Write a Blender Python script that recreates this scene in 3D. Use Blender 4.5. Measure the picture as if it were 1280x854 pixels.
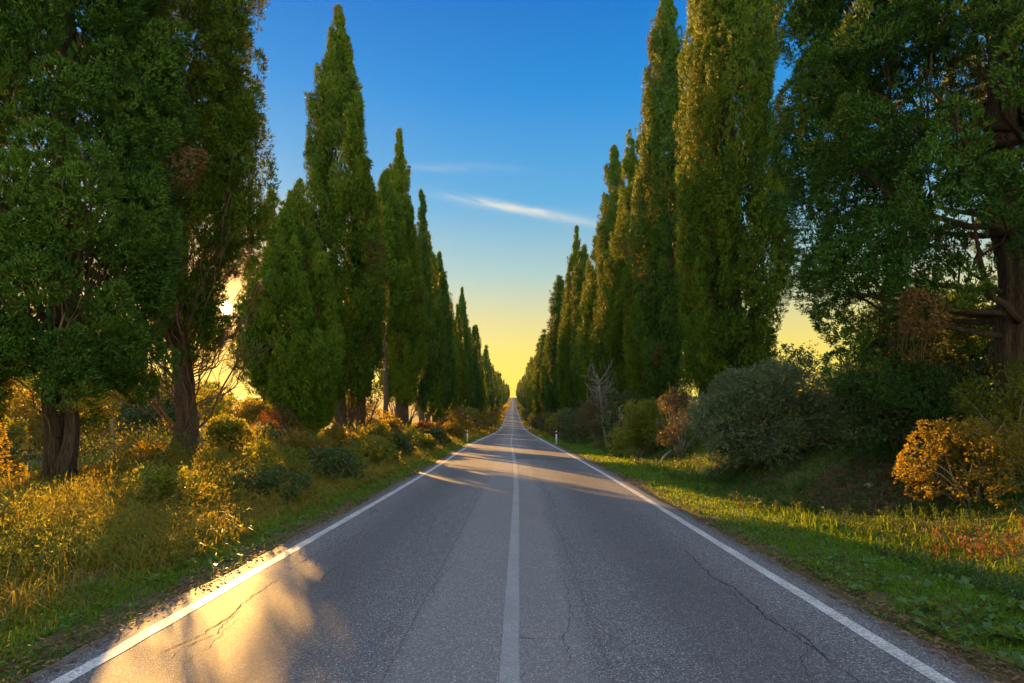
import bpy, math, random
import numpy as np
from mathutils import Vector

for o in list(bpy.data.objects):
    bpy.data.objects.remove(o)
SC = bpy.context.scene
COL = SC.collection
R = math.radians

# ------------------------------------------------------------------ camera
H_CAM = 1.70
cam_d = bpy.data.cameras.new('camera')
cam = bpy.data.objects.new('camera', cam_d)
COL.objects.link(cam)
cam.location = (0, 0, H_CAM)
cam.rotation_euler = (R(90), 0, 0)
cam_d.sensor_width = 36
cam_d.lens = 20
cam_d.shift_x = -6 / 1280
cam_d.shift_y = 99 / 1280
cam_d.clip_start = 0.05
cam_d.clip_end = 6000
SC.camera = cam

# ------------------------------------------------------------------ sun, sky
AZ, EL = R(-27.05), R(9.95)
SUN = Vector((math.sin(AZ) * math.cos(EL), math.cos(AZ) * math.cos(EL), math.sin(EL)))
sd = bpy.data.lights.new('sun', 'SUN')
sd.energy = 5.0
sd.angle = R(0.5)
sd.color = (1.0, 0.51, 0.11)
EXPOSURE = 2.35
sun = bpy.data.objects.new('sun', sd)
COL.objects.link(sun)
sun.rotation_euler = SUN.to_track_quat('Z', 'Y').to_euler()


def lin(c):
    return tuple((v / 12.92 if v <= 0.04045 else ((v + 0.055) / 1.055) ** 2.4) for v in (x / 255 for x in c))


W = bpy.data.worlds.new('World')
SC.world = W
W.use_nodes = True
nt = W.node_tree
nt.nodes.clear()
N = nt.nodes.new
L = nt.links.new
BG_STRENGTH = 0.05
out = N('ShaderNodeOutputWorld')
bg = N('ShaderNodeBackground')
bg.inputs['Strength'].default_value = BG_STRENGTH
L(bg.outputs[0], out.inputs['Surface'])
sky = N('ShaderNodeTexSky')
sky.sky_type = 'NISHITA'
sky.sun_disc = False
sky.sun_elevation = EL
sky.sun_rotation = AZ
sky.air_density = 1.0
sky.dust_density = 1.5
tc = N('ShaderNodeTexCoord')
nrm = N('ShaderNodeVectorMath'); nrm.operation = 'NORMALIZE'
L(tc.outputs['Generated'], nrm.inputs[0])
sep = N('ShaderNodeSeparateXYZ')
L(nrm.outputs[0], sep.inputs[0])
ramp = N('ShaderNodeValToRGB')
L(sep.outputs['Z'], ramp.inputs[0])
stops = [(0.0, (255, 214, 52)), (0.06, (255, 226, 66)), (0.12, (252, 226, 104)), (0.175, (226, 216, 150)),
         (0.25, (172, 203, 200)), (0.36, (90, 172, 222)), (0.50, (24, 142, 222)), (0.60, (0, 118, 208)),
         (1.0, (30, 92, 176))]
el = ramp.color_ramp.elements
while len(el) < len(stops):
    el.new(0.5)
for e, (p, c) in zip(el, stops):
    e.position = p
    e.color = (*lin(c), 1)


def math_n(op, a, b=None, clamp=False):
    m = N('ShaderNodeMath'); m.operation = op; m.use_clamp = clamp
    for i, v in enumerate((a, b)):
        if v is None:
            continue
        if isinstance(v, (int, float)):
            m.inputs[i].default_value = v
        else:
            L(v, m.inputs[i])
    return m.outputs[0]


def vscale(col, f):
    m = N('ShaderNodeVectorMath'); m.operation = 'SCALE'
    if isinstance(col, tuple):
        m.inputs[0].default_value = col
    else:
        L(col, m.inputs[0])
    if isinstance(f, (int, float)):
        m.inputs['Scale'].default_value = f
    else:
        L(f, m.inputs['Scale'])
    return m.outputs[0]


def vadd(a, b):
    m = N('ShaderNodeVectorMath'); m.operation = 'ADD'
    L(a, m.inputs[0]); L(b, m.inputs[1])
    return m.outputs[0]


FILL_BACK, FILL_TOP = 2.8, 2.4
SKY_GAIN = 2 ** -EXPOSURE / BG_STRENGTH
graded = vscale(ramp.outputs[0], SKY_GAIN)
mixs = N('ShaderNodeMix'); mixs.data_type = 'VECTOR'
mixs.inputs['Factor'].default_value = 0.965
L(sky.outputs[0], mixs.inputs['A'])
L(graded, mixs.inputs['B'])
# wispy streak of cirrus, in direction space
u = math_n('DIVIDE', sep.outputs['X'], math_n('MAXIMUM', sep.outputs['Y'], 0.05))
v = math_n('DIVIDE', sep.outputs['Z'], math_n('MAXIMUM', sep.outputs['Y'], 0.05))
uv = N('ShaderNodeCombineXYZ')
L(math_n('MULTIPLY', u, 5.0), uv.inputs[0])
L(math_n('ADD', math_n('MULTIPLY', v, 26.0), math_n('MULTIPLY', u, 5.2)), uv.inputs[1])
nz = N('ShaderNodeTexNoise')
nz.inputs['Scale'].default_value = 1.6
nz.inputs['Detail'].default_value = 9
nz.inputs['Roughness'].default_value = 0.62
nz.inputs['Distortion'].default_value = 0.9
L(uv.outputs[0], nz.inputs['Vector'])


def bump(x, c, w):
    d = math_n('DIVIDE', math_n('SUBTRACT', x, c), w)
    return math_n('POWER', 2.71828, math_n('MULTIPLY', math_n('MULTIPLY', d, d), -1.0))


def streak(u0, v0, slope, su, sv, amp):
    line = math_n('ADD', v, math_n('MULTIPLY', math_n('SUBTRACT', u, u0), slope))
    b = math_n('MULTIPLY', bump(u, u0, su), bump(line, v0, sv))
    return math_n('MULTIPLY', b, amp)


vadd_s = lambda a_, b_: math_n('ADD', a_, b_)
st = math_n('ADD', vadd_s(streak(0.030, 0.367, 0.20, 0.14, 0.0078, 0.66), streak(-0.03, 0.377, 0.15, 0.10, 0.010, 0.40)), streak(-0.10, 0.444, 0.02, 0.09, 0.008, 0.28))
st = math_n('ADD', st, streak(-0.07, 0.215, 0.12, 0.07, 0.006, 0.22))
st = math_n('MULTIPLY', st, math_n('MULTIPLY', math_n('SUBTRACT', nz.outputs['Fac'], 0.32), 2.9), clamp=True)
mixc = N('ShaderNodeMix'); mixc.data_type = 'VECTOR'
L(st, mixc.inputs['Factor'])
L(mixs.outputs['Result'], mixc.inputs['A'])
mixc.inputs['B'].default_value = tuple(x * SKY_GAIN for x in (0.80, 0.80, 0.74))
# aureole and disc of the sun
dot = N('ShaderNodeVectorMath'); dot.operation = 'DOT_PRODUCT'
L(nrm.outputs[0], dot.inputs[0]); dot.inputs[1].default_value = SUN
dt = math_n('MAXIMUM', dot.outputs['Value'], 0.0)
glow = N('ShaderNodeMix'); glow.data_type = 'VECTOR'
L(math_n('MULTIPLY', math_n('POWER', dt, 150.0), 0.88), glow.inputs['Factor'])
L(mixc.outputs['Result'], glow.inputs['A'])
glow.inputs['B'].default_value = tuple(x * SKY_GAIN for x in (1.5, 0.58, 0.075))
g2 = vscale((1.0, 0.70, 0.25), math_n('MULTIPLY', math_n('POWER', dt, 1500.0), 1.8 * SKY_GAIN))
mr = N('ShaderNodeMapRange')
mr.inputs['From Min'].default_value = math.cos(R(0.58)); mr.inputs['From Max'].default_value = math.cos(R(0.25))
mr.interpolation_type = 'SMOOTHSTEP'
L(dt, mr.inputs['Value'])
g3 = vscale((1.0, 0.86, 0.55), math_n('MULTIPLY', mr.outputs[0], 60.0 * SKY_GAIN))
# fill light added to the unseen sky, overhead and behind the camera
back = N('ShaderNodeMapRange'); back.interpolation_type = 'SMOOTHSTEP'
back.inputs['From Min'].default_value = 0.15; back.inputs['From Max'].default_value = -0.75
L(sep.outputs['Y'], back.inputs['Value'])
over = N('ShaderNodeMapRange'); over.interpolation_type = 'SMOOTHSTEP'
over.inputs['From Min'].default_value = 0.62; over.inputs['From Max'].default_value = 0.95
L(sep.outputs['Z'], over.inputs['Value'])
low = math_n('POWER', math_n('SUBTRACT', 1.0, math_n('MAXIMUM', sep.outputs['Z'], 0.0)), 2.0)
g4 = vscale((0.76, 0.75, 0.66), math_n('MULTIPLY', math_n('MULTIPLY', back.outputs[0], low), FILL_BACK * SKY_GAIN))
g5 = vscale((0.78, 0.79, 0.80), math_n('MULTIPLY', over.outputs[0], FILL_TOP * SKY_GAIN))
tot = vadd(glow.outputs['Result'], vadd(g2, g3))
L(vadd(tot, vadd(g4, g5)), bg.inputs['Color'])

SC.view_settings.view_transform = 'Standard'
SC.view_settings.look = 'None'
SC.view_settings.gamma = 1
SC.view_settings.use_curve_mapping = False
SC.view_settings.exposure = EXPOSURE
cy = SC.cycles
cy.max_bounces = 7
cy.diffuse_bounces = 4
cy.glossy_bounces = 2
cy.transmission_bounces = 4
cy.transparent_max_bounces = 4
cy.sample_clamp_indirect = 6
cy.use_denoising = True

# ------------------------------------------------------------------ materials
MATS = {}


def new_mat(name):
    m = bpy.data.materials.new(name)
    m.use_nodes = True
    t = m.node_tree
    t.nodes.clear()
    MATS[name] = m
    return m, t


def node(t, kind, **kw):
    n = t.nodes.new(kind)
    for k, val in kw.items():
        if k in n.inputs:
            n.inputs[k].default_value = val
        else:
            setattr(n, k, val)
    return n


def mix_col(t, fac, a, b):
    m = t.nodes.new('ShaderNodeMix'); m.data_type = 'RGBA'
    for sock, val in ((m.inputs[0], fac), (m.inputs[6], a), (m.inputs[7], b)):
        if isinstance(val, (int, float)):
            sock.default_value = val
        elif isinstance(val, tuple):
            sock.default_value = (*val, 1) if len(val) == 3 else val
        else:
            t.links.new(val, sock)
    return m.outputs[2]


def noise(t, scale, detail=4, rough=0.55, vec=None, stretch=None):
    n = node(t, 'ShaderNodeTexNoise', Scale=scale, Detail=detail, Roughness=rough)
    if vec is None:
        c = t.nodes.new('ShaderNodeTexCoord')
        vec = c.outputs['Object']
    if stretch:
        mp = node(t, 'ShaderNodeMapping')
        mp.inputs['Scale'].default_value = stretch
        t.links.new(vec, mp.inputs[0])
        vec = mp.outputs[0]
    t.links.new(vec, n.inputs['Vector'])
    return n.outputs['Fac']


def mapr(t, val, a, b, c=0.0, d=1.0):
    m = node(t, 'ShaderNodeMapRange')
    m.inputs['From Min'].default_value = a; m.inputs['From Max'].default_value = b
    m.inputs['To Min'].default_value = c; m.inputs['To Max'].default_value = d
    t.links.new(val, m.inputs['Value'])
    return m.outputs[0]


def mth(t, op, a, b):
    m = t.nodes.new('ShaderNodeMath'); m.operation = op
    for i, val in enumerate((a, b)):
        if isinstance(val, (int, float)):
            m.inputs[i].default_value = val
        else:
            t.links.new(val, m.inputs[i])
    return m.outputs[0]


def foliage(name, c1, c2, trans, fac=0.38, rough=0.55, spec=0.3):
    """leaves: two greens by leaf, a thin leaf that lets light through"""
    m, t = new_mat(name)
    at = node(t, 'ShaderNodeAttribute', attribute_name='tint')
    oi = t.nodes.new('ShaderNodeObjectInfo')
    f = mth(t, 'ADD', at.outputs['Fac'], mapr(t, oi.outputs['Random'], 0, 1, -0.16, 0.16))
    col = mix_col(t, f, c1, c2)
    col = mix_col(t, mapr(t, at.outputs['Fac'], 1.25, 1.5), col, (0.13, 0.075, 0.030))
    tcol = mix_col(t, f, tuple(x * 0.75 for x in trans), trans)
    p = node(t, 'ShaderNodeBsdfPrincipled', Roughness=rough)
    p.inputs['Specular IOR Level'].default_value = spec
    t.links.new(col, p.inputs['Base Color'])
    tr = t.nodes.new('ShaderNodeBsdfTranslucent')
    t.links.new(tcol, tr.inputs['Color'])
    mx = t.nodes.new('ShaderNodeMixShader'); mx.inputs[0].default_value = fac
    t.links.new(p.outputs[0], mx.inputs[1]); t.links.new(tr.outputs[0], mx.inputs[2])
    o = t.nodes.new('ShaderNodeOutputMaterial')
    t.links.new(mx.outputs[0], o.inputs['Surface'])
    return m


def solid(name, builder, rough=0.8, spec=0.3, bump_strength=0.0, bump_src=None, bump_dist=0.02):
    m, t = new_mat(name)
    p = node(t, 'ShaderNodeBsdfPrincipled', Roughness=rough)
    p.inputs['Specular IOR Level'].default_value = spec
    col = builder(t)
    t.links.new(col, p.inputs['Base Color'])
    if bump_src:
        b = node(t, 'ShaderNodeBump', Strength=bump_strength, Distance=bump_dist)
        t.links.new(bump_src(t), b.inputs['Height'])
        t.links.new(b.outputs[0], p.inputs['Normal'])
    o = t.nodes.new('ShaderNodeOutputMaterial')
    t.links.new(p.outputs[0], o.inputs['Surface'])
    return m


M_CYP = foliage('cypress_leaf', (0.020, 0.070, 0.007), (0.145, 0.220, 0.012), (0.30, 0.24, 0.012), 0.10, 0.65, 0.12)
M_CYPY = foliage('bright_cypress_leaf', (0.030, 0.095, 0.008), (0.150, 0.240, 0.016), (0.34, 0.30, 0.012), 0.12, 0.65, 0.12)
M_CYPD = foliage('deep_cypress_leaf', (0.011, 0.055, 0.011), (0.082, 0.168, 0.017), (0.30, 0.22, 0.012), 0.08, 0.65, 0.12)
M_SHRUB = foliage('shrub_leaf', (0.036, 0.088, 0.010), (0.110, 0.150, 0.014), (0.42, 0.36, 0.02), 0.44)
M_DARK = foliage('dark_shrub_leaf', (0.022, 0.055, 0.018), (0.05, 0.09, 0.022), (0.16, 0.18, 0.02), 0.28)
M_GREY = foliage('grey_green_leaf', (0.070, 0.115, 0.046), (0.150, 0.200, 0.098), (0.18, 0.19, 0.06), 0.20)
M_GOLD = foliage('golden_leaf', (0.080, 0.085, 0.010), (0.19, 0.135, 0.016), (0.42, 0.27, 0.015), 0.42)
M_RUST = foliage('rusty_leaf', (0.060, 0.032, 0.012), (0.15, 0.065, 0.016), (0.32, 0.12, 0.012), 0.40)
M_BROWN = foliage('brown_twig_leaf', (0.060, 0.050, 0.024), (0.12, 0.09, 0.036), (0.24, 0.15, 0.03), 0.28)
M_GRASS = foliage('grass_blade', (0.026, 0.110, 0.006), (0.080, 0.190, 0.009), (0.26, 0.32, 0.012), 0.40, 0.5, 0.2)
M_STRAW = foliage('straw_blade', (0.050, 0.085, 0.010), (0.24, 0.18, 0.032), (0.52, 0.37, 0.022), 0.48, 0.55, 0.2)
M_WEED = foliage('weed_leaf', (0.030, 0.085, 0.016), (0.070, 0.140, 0.026), (0.22, 0.30, 0.02), 0.35, 0.45)
M_LITTER = foliage('dead_leaf', (0.055, 0.032, 0.018), (0.20, 0.11, 0.045), (0.30, 0.14, 0.03), 0.2, 0.7)

M_BARK = solid('bark', lambda t: mix_col(t, mapr(t, noise(t, 4.0, 9, 0.75, stretch=(13, 13, 0.8)), 0.38, 0.66),
                                         (0.040, 0.026, 0.016), (0.25, 0.170, 0.105)), 0.85, 0.2,
               1.0, lambda t: noise(t, 6.0, 9, 0.78, stretch=(10, 10, 0.7)), 0.12)
M_LIMB = solid('reddish_bark', lambda t: mix_col(t, mapr(t, noise(t, 3.0, 6, 0.65), 0.35, 0.68), (0.07, 0.040, 0.025), (0.24, 0.13, 0.075)), 0.85)
M_TWIG = solid('twig', lambda t: mix_col(t, noise(t, 6, 3), (0.16, 0.12, 0.085), (0.30, 0.25, 0.19)), 0.8)
M_PALE = solid('pale_twig', lambda t: mix_col(t, noise(t, 6, 3), (0.13, 0.11, 0.085), (0.25, 0.22, 0.18)), 0.8)


def soil(t):
    a = mix_col(t, mapr(t, noise(t, 1.1, 6), 0.4, 0.62), (0.055, 0.068, 0.020), (0.070, 0.048, 0.028))
    return mix_col(t, mapr(t, noise(t, 24, 5, 0.7), 0.4, 0.75), a, (0.13, 0.105, 0.045))


M_SOIL = solid('soil', soil, 0.95, 0.1, 0.8, lambda t: noise(t, 14, 8, 0.7), 0.06)

# asphalt: coarse aggregate, paler middle strip, worn wheel tracks, seams
m, t = new_mat('asphalt')
at = node(t, 'ShaderNodeAttribute', attribute_name='across')
ac = at.outputs['Fac']
fine = noise(t, 95, 2, 0.7)
vor = node(t, 'ShaderNodeTexVoronoi', Scale=120)
cc = t.nodes.new('ShaderNodeTexCoord'); t.links.new(cc.outputs['Object'], vor.inputs['Vector'])
vsep = t.nodes.new('ShaderNodeSeparateColor'); t.links.new(vor.outputs['Color'], vsep.inputs[0])
big = noise(t, 0.55, 5, 0.6, stretch=(1.0, 0.25, 1.0))
base = mix_col(t, mapr(t, fine, 0.36, 0.66), (0.040, 0.042, 0.047), (0.145, 0.147, 0.152))
base = mix_col(t, mapr(t, vsep.outputs[0], 0.80, 0.98), base, (0.36, 0.35, 0.33))
base = mix_col(t, mapr(t, vsep.outputs[1], 0.86, 1.0), base, (0.022, 0.022, 0.024))
base = mix_col(t, mth(t, 'MULTIPLY', mapr(t, big, 0.42, 0.68), 0.40), base, (0.058, 0.058, 0.062))
wob = mth(t, 'ADD', mth(t, 'ADD', ac, mapr(t, noise(t, 0.8, 3), 0, 1, -0.07, 0.07)), mapr(t, noise(t, 9.0, 5, 0.7), 0, 1, -0.16, 0.16))


def band(t, x, lo, hi, soft):
    return mth(t, 'MULTIPLY', mapr(t, x, lo - soft, lo + soft), mapr(t, x, hi + soft, hi - soft))


base = mix_col(t, mth(t, 'MULTIPLY', band(t, wob, -0.88, 0.50, 0.10), 0.27), base, (0.225, 0.22, 0.21))
for lo, hi in ((-2.45, -1.55), (1.15, 2.15)):
    base = mix_col(t, mth(t, 'MULTIPLY', band(t, wob, lo, hi, 0.25), 0.38), base, (0.040, 0.041, 0.044))
dust = mth(t, 'MULTIPLY', mapr(t, mth(t, 'ABSOLUTE', mth(t, 'ADD', ac, 0.09), 0), 2.95, 3.25), mapr(t, noise(t, 3.0, 6, 0.7), 0.38, 0.6))
base = mix_col(t, mth(t, 'MULTIPLY', dust, 0.65), base, (0.105, 0.078, 0.048))
stain = mapr(t, noise(t, 1.6, 3, 0.5, stretch=(1.0, 0.5, 1.0)), 0.66, 0.76)
base = mix_col(t, mth(t, 'MULTIPLY', stain, 0.35), base, (0.025, 0.025, 0.027))
seam = band(t, mth(t, 'ADD', ac, mapr(t, noise(t, 2.5, 4), 0, 1, -0.03, 0.03)), -0.892, -0.872, 0.006)
seam2 = band(t, mth(t, 'ADD', ac, mapr(t, noise(t, 2.5, 4), 0, 1, -0.03, 0.03)), 0.60, 0.612, 0.006)
base = mix_col(t, mth(t, 'MULTIPLY', seam, 0.34), base, (0.02, 0.02, 0.021))
base = mix_col(t, mth(t, 'MULTIPLY', seam2, 0.35), base, (0.03, 0.03, 0.031))
p = node(t, 'ShaderNodeBsdfPrincipled', Roughness=0.72)
p.inputs['Specular IOR Level'].default_value = 0.15
t.links.new(base, p.inputs['Base Color'])
b = node(t, 'ShaderNodeBump', Strength=0.55, Distance=0.012)
t.links.new(noise(t, 110, 3, 0.7), b.inputs['Height'])
t.links.new(b.outputs[0], p.inputs['Normal'])
o = t.nodes.new('ShaderNodeOutputMaterial'); t.links.new(p.outputs[0], o.inputs['Surface'])
M_ASPH = m


def paint(name, wear_lo, wear_hi, col):
    def bld(t):
        w = mapr(t, noise(t, 60, 5, 0.75), wear_lo, wear_hi)
        w2 = mth(t, 'MULTIPLY', w, mapr(t, noise(t, 5, 4, 0.6), 0.25, 0.5, 0.55, 1.0))
        w2 = mth(t, 'MULTIPLY', w2, mapr(t, noise(t, 1.7, 5, 0.7), 0.34, 0.56, 0.55, 1.0))
        return mix_col(t, w2, (0.12, 0.12, 0.122), col)
    return solid(name, bld, 0.6, 0.4, 0.3, lambda t: noise(t, 110, 3, 0.7), 0.008)


M_LINE = paint('road_paint', 0.39, 0.62, (0.60, 0.60, 0.58))
M_FADED = paint('faded_paint', 0.36, 0.80, (0.33, 0.33, 0.32))
M_PATCH = solid('dark_asphalt', lambda t: mix_col(t, mapr(t, noise(t, 80, 3), 0.35, 0.7), (0.03, 0.033, 0.04), (0.085, 0.09, 0.10)), 0.7)
M_CRACK = solid('crack', lambda t: mix_col(t, noise(t, 30, 3), (0.012, 0.012, 0.012), (0.03, 0.03, 0.03)), 0.9, 0.1)
M_WHITE = solid('white_plastic', lambda t: mix_col(t, mapr(t, noise(t, 9, 4), 0.45, 0.8), (0.74, 0.74, 0.72), (0.52, 0.50, 0.45)), 0.5)
M_BLACK = solid('black_plastic', lambda t: mix_col(t, noise(t, 9, 3), (0.02, 0.02, 0.02), (0.05, 0.05, 0.05)), 0.5)
M_RED = solid('red_reflector', lambda t: mix_col(t, noise(t, 40, 2), (0.40, 0.06, 0.03), (0.5, 0.10, 0.04)), 0.25, 0.6)
M_GREYP = solid('grey_plate', lambda t: mix_col(t, noise(t, 7, 4), (0.42, 0.40, 0.38), (0.60, 0.58, 0.55)), 0.6)
M_WOOD = solid('weathered_wood', lambda t: mix_col(t, noise(t, 4, 6, 0.6, stretch=(9, 9, 0.6)), (0.13, 0.10, 0.07), (0.32, 0.25, 0.17)), 0.85)
M_WIRE = solid('galvanised_wire', lambda t: mix_col(t, noise(t, 12, 2), (0.28, 0.26, 0.23), (0.45, 0.42, 0.38)), 0.5)
M_STONE = solid('stone', lambda t: mix_col(t, mapr(t, noise(t, 9, 5), 0.35, 0.7), (0.14, 0.12, 0.085), (0.32, 0.28, 0.21)), 0.9, 0.2, 0.6, lambda t: noise(t, 14, 6), 0.02)
M_PETAL = foliage('orange_petal', (0.55, 0.16, 0.02), (0.7, 0.25, 0.03), (0.7, 0.25, 0.03), 0.3)


# ------------------------------------------------------------------ mesh helpers
def mesh_np(name, V, quads=None, tris=None, mat=None, parent=None, tint=None, smooth=False, vattr=None):
    me = bpy.data.meshes.new(name)
    V = np.asarray(V, np.float32)
    me.vertices.add(len(V))
    me.vertices.foreach_set('co', V.ravel())
    loops, starts, totals = [], [], []
    n = 0
    for F, k in ((quads, 4), (tris, 3)):
        if F is None or len(F) == 0:
            continue
        F = np.asarray(F, np.int32)
        loops.append(F.ravel())
        starts.append(n + np.arange(len(F), dtype=np.int32) * k)
        totals.append(np.full(len(F), k, np.int32))
        n += F.size
    loops = np.concatenate(loops); starts = np.concatenate(starts); totals = np.concatenate(totals)
    me.loops.add(len(loops))
    me.loops.foreach_set('vertex_index', loops)
    me.polygons.add(len(starts))
    me.polygons.foreach_set('loop_start', starts)
    me.polygons.foreach_set('loop_total', totals)
    if smooth:
        me.polygons.foreach_set('use_smooth', np.ones(len(starts), bool))
    if tint is not None:
        a = me.attributes.new('tint', 'FLOAT', 'FACE')
        a.data.foreach_set('value', np.asarray(tint, np.float32))
    if vattr is not None:
        a = me.attributes.new(vattr[0], 'FLOAT', 'POINT')
        a.data.foreach_set('value', np.asarray(vattr[1], np.float32))
    me.update(calc_edges=True)
    ob = bpy.data.objects.new(name, me)
    COL.objects.link(ob)
    if mat:
        me.materials.append(mat)
    if parent:
        ob.parent = parent
    return ob


def tag(o, label=None, cat=None, group=None, kind=None):
    if label: o['label'] = label
    if cat: o['category'] = cat
    if group: o['group'] = group
    if kind: o['kind'] = kind
    return o


def thing(name, loc, label, cat, group=None, rz=0.0):
    o = bpy.data.objects.new(name, None)
    COL.objects.link(o)
    o.empty_display_size = 0.3
    o.location = loc
    o.rotation_euler = (0, 0, rz)
    return tag(o, label, cat, group)


def dup(root, loc, rz, label, group=None, scale=(1, 1, 1)):
    r = root.copy(); COL.objects.link(r)
    r.location = loc; r.rotation_euler = (0, 0, rz); r.scale = scale
    r['label'] = label
    if group: r['group'] = group
    for ch in list(root.children):
        c = ch.copy(); COL.objects.link(c); c.parent = r
        for g in ch.children:
            d = g.copy(); COL.objects.link(d); d.parent = c
    return r


def unit(A):
    return A / np.maximum(np.linalg.norm(A, axis=-1, keepdims=True), 1e-9)


def rhombi(P, D, ln, wd, rng, mid=0.5, cup=0.0, face=None):
    """one leaf-shaped quad per row"""
    D = unit(D)
    rnd = rng.normal(size=P.shape)
    S = unit(np.cross(D, rnd if face is None else face + rnd * 0.28))
    ln = ln[:, None]; wd = wd[:, None] * 0.5
    n = len(P)
    V = np.empty((n, 4, 3))
    up = np.cross(S, D) * ln * cup
    V[:, 0] = P
    V[:, 1] = P + D * ln * mid + S * wd + up
    V[:, 2] = P + D * ln
    V[:, 3] = P + D * ln * mid - S * wd + up
    return V.reshape(-1, 3), np.arange(n * 4, dtype=np.int32).reshape(-1, 4)


def frames(A):
    A = unit(A)
    h = np.where(np.abs(A[:, 2:3]) < 0.9, np.array([[0, 0, 1.0]]), np.array([[1.0, 0, 0]]))
    e1 = unit(np.cross(A, h)); e2 = np.cross(A, e1)
    return e1, e2


def plume_leaves(C, A, Ln, Wd, tuft_n, k, leaf_l, leaf_w, rng, spread=0.55, ptint=None, round_=False, hollow=0.45, upright=0.0):
    """tufts of leaves over plume-shaped clumps (C centre foot, A axis, Ln length, Wd radius)"""
    A = unit(A)
    e1, e2 = frames(A)
    pl = np.repeat(np.arange(len(C)), tuft_n)
    n = len(pl)
    uu = rng.random(n)
    ph = rng.random(n) * 2 * np.pi
    rad = np.sqrt(hollow ** 2 + (1 - hollow ** 2) * rng.random(n))
    prof = np.sin(np.pi * np.clip(uu, 0, 1) ** (0.95 if round_ else 0.72)) ** 0.75
    rv = e1[pl] * np.cos(ph)[:, None] + e2[pl] * np.sin(ph)[:, None]
    pos = C[pl] + A[pl] * (Ln[pl] * uu)[:, None] + rv * (Wd[pl] * prof * rad)[:, None]
    dr = A[pl] * (0.75 if not round_ else (uu - 0.35)[:, None] * 1.6) + rv * 0.60 + rng.normal(size=(n, 3)) * 0.22
    if upright:
        dr = unit(dr) * (1 - upright) + np.array([[0, 0, 1.0]]) * upright
    ti = np.repeat((ptint if ptint is not None else rng.random(len(C))), tuft_n) * 0.72 + rng.random(n) * 0.28
    P = np.repeat(pos, k, axis=0) + rng.normal(size=(n * k, 3)) * leaf_l * 0.30
    D = unit(np.repeat(unit(dr), k, axis=0) + rng.normal(size=(n * k, 3)) * spread)
    ll = leaf_l * rng.uniform(0.6, 1.35, n * k)
    ww = leaf_w * rng.uniform(0.7, 1.3, n * k)
    nf = unit(rv + A[pl] * ((uu - 0.35) * 1.3)[:, None])
    V, F = rhombi(P, D, ll, ww, rng, 0.45, 0.06, np.repeat(nf, k, axis=0))
    T = np.clip(np.repeat(ti, k) + rng.normal(size=n * k) * 0.24, 0, 2)
    return V, F, T


def join(parts):
    Vs, Fs, Ts, off = [], [], [], 0
    for V, F, T in parts:
        Vs.append(V); Fs.append(F + off); Ts.append(T); off += len(V)
    return np.concatenate(Vs), np.concatenate(Fs), np.concatenate(Ts)


def tube(pts, radii, nseg=8, rng=None, flute=0.0, cap=True):
    pts = np.asarray(pts, float); radii = np.asarray(radii, float)
    n = len(pts)
    T = np.gradient(pts, axis=0)
    T = unit(T)
    ref = np.array([1.0, 0.3, 0.0]) if abs(T[0][2]) > 0.5 else np.array([0, 0, 1.0])
    V = []
    ang = np.arange(nseg) * 2 * np.pi / nseg
    fl = (rng.normal(size=nseg) * flute if rng is not None else np.zeros(nseg))
    for i in range(n):
        e1 = ref - T[i] * np.dot(ref, T[i]); e1 /= max(np.linalg.norm(e1), 1e-6)
        e2 = np.cross(T[i], e1)
        ref = e1
        jit = fl + (rng.normal(size=nseg) * flute * 0.35 if rng is not None else 0)
        r = radii[i] * (1 + jit)
        V.append(pts[i] + (np.cos(ang) * r)[:, None] * e1 + (np.sin(ang) * r)[:, None] * e2)
    V = np.concatenate(V)
    F = []
    for i in range(n - 1):
        a = i * nseg
        for j in range(nseg):
            F.append((a + j, a + (j + 1) % nseg, a + nseg + (j + 1) % nseg, a + nseg + j))
    F = np.array(F, np.int32)
    tr = []
    if cap:
        V = np.concatenate([V, pts[-1:], pts[:1]])
        t_, b_ = len(V) - 2, len(V) - 1
        a = (n - 1) * nseg
        for j in range(nseg):
            tr.append((a + j, a + (j + 1) % nseg, t_))
            tr.append(((j + 1) % nseg, j, b_))
    return V, F, np.array(tr, np.int32).reshape(-1, 3)


def tubes_obj(name, tubes, mat, parent=None, smooth=True):
    Vs, Qs, Ts, off = [], [], [], 0
    for V, F, tr in tubes:
        Vs.append(V); Qs.append(F + off); Ts.append(tr + off); off += len(V)
    return mesh_np(name, np.concatenate(Vs), np.concatenate(Qs), np.concatenate(Ts), mat, parent, smooth=smooth)


def wander(p0, p1, n, amp, rng, sag=0.0):
    t_ = np.linspace(0, 1, n)[:, None]
    p = np.array(p0, float) * (1 - t_) + np.array(p1, float) * t_
    w = np.cumsum(rng.normal(size=(n, 3)), axis=0) * amp
    w -= w[0]
    w = w - t_ * w[-1] * 0.6
    p = p + w
    p[:, 2] += sag * np.sin(np.pi * t_[:, 0])
    return p


# ------------------------------------------------------------------ terrain
_dd = np.arange(-60, 1700, 1.0)


def _smooth(xs, ys, w):
    y = np.interp(_dd, xs, ys)
    k = np.exp(-0.5 * (np.arange(-3 * w, 3 * w + 1) / w) ** 2); k /= k.sum()
    return np.convolve(np.pad(y, 3 * w, mode='edge'), k, mode='valid')


_cx = _smooth([-60, 4, 16, 30, 43, 128, 280, 629, 1000, 1700], [0, 0, 0.08, -0.13, -0.40, -0.85, -2.1, -4.0, -6.3, -11], 5)
_zr = _smooth([-60, 0, 36, 60, 95, 128, 180, 291, 400, 582, 800, 1000, 1120, 1200, 1300, 1700],
              [0, 0, 0, -0.12, -0.35, -0.35, 0.9, 5.6, 10.0, 17.5, 28.5, 41, 47, 48, 44, 20], 7)


def cx(d): return np.interp(d, _dd, _cx)
def zr(d): return np.interp(d, _dd, _zr)


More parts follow.
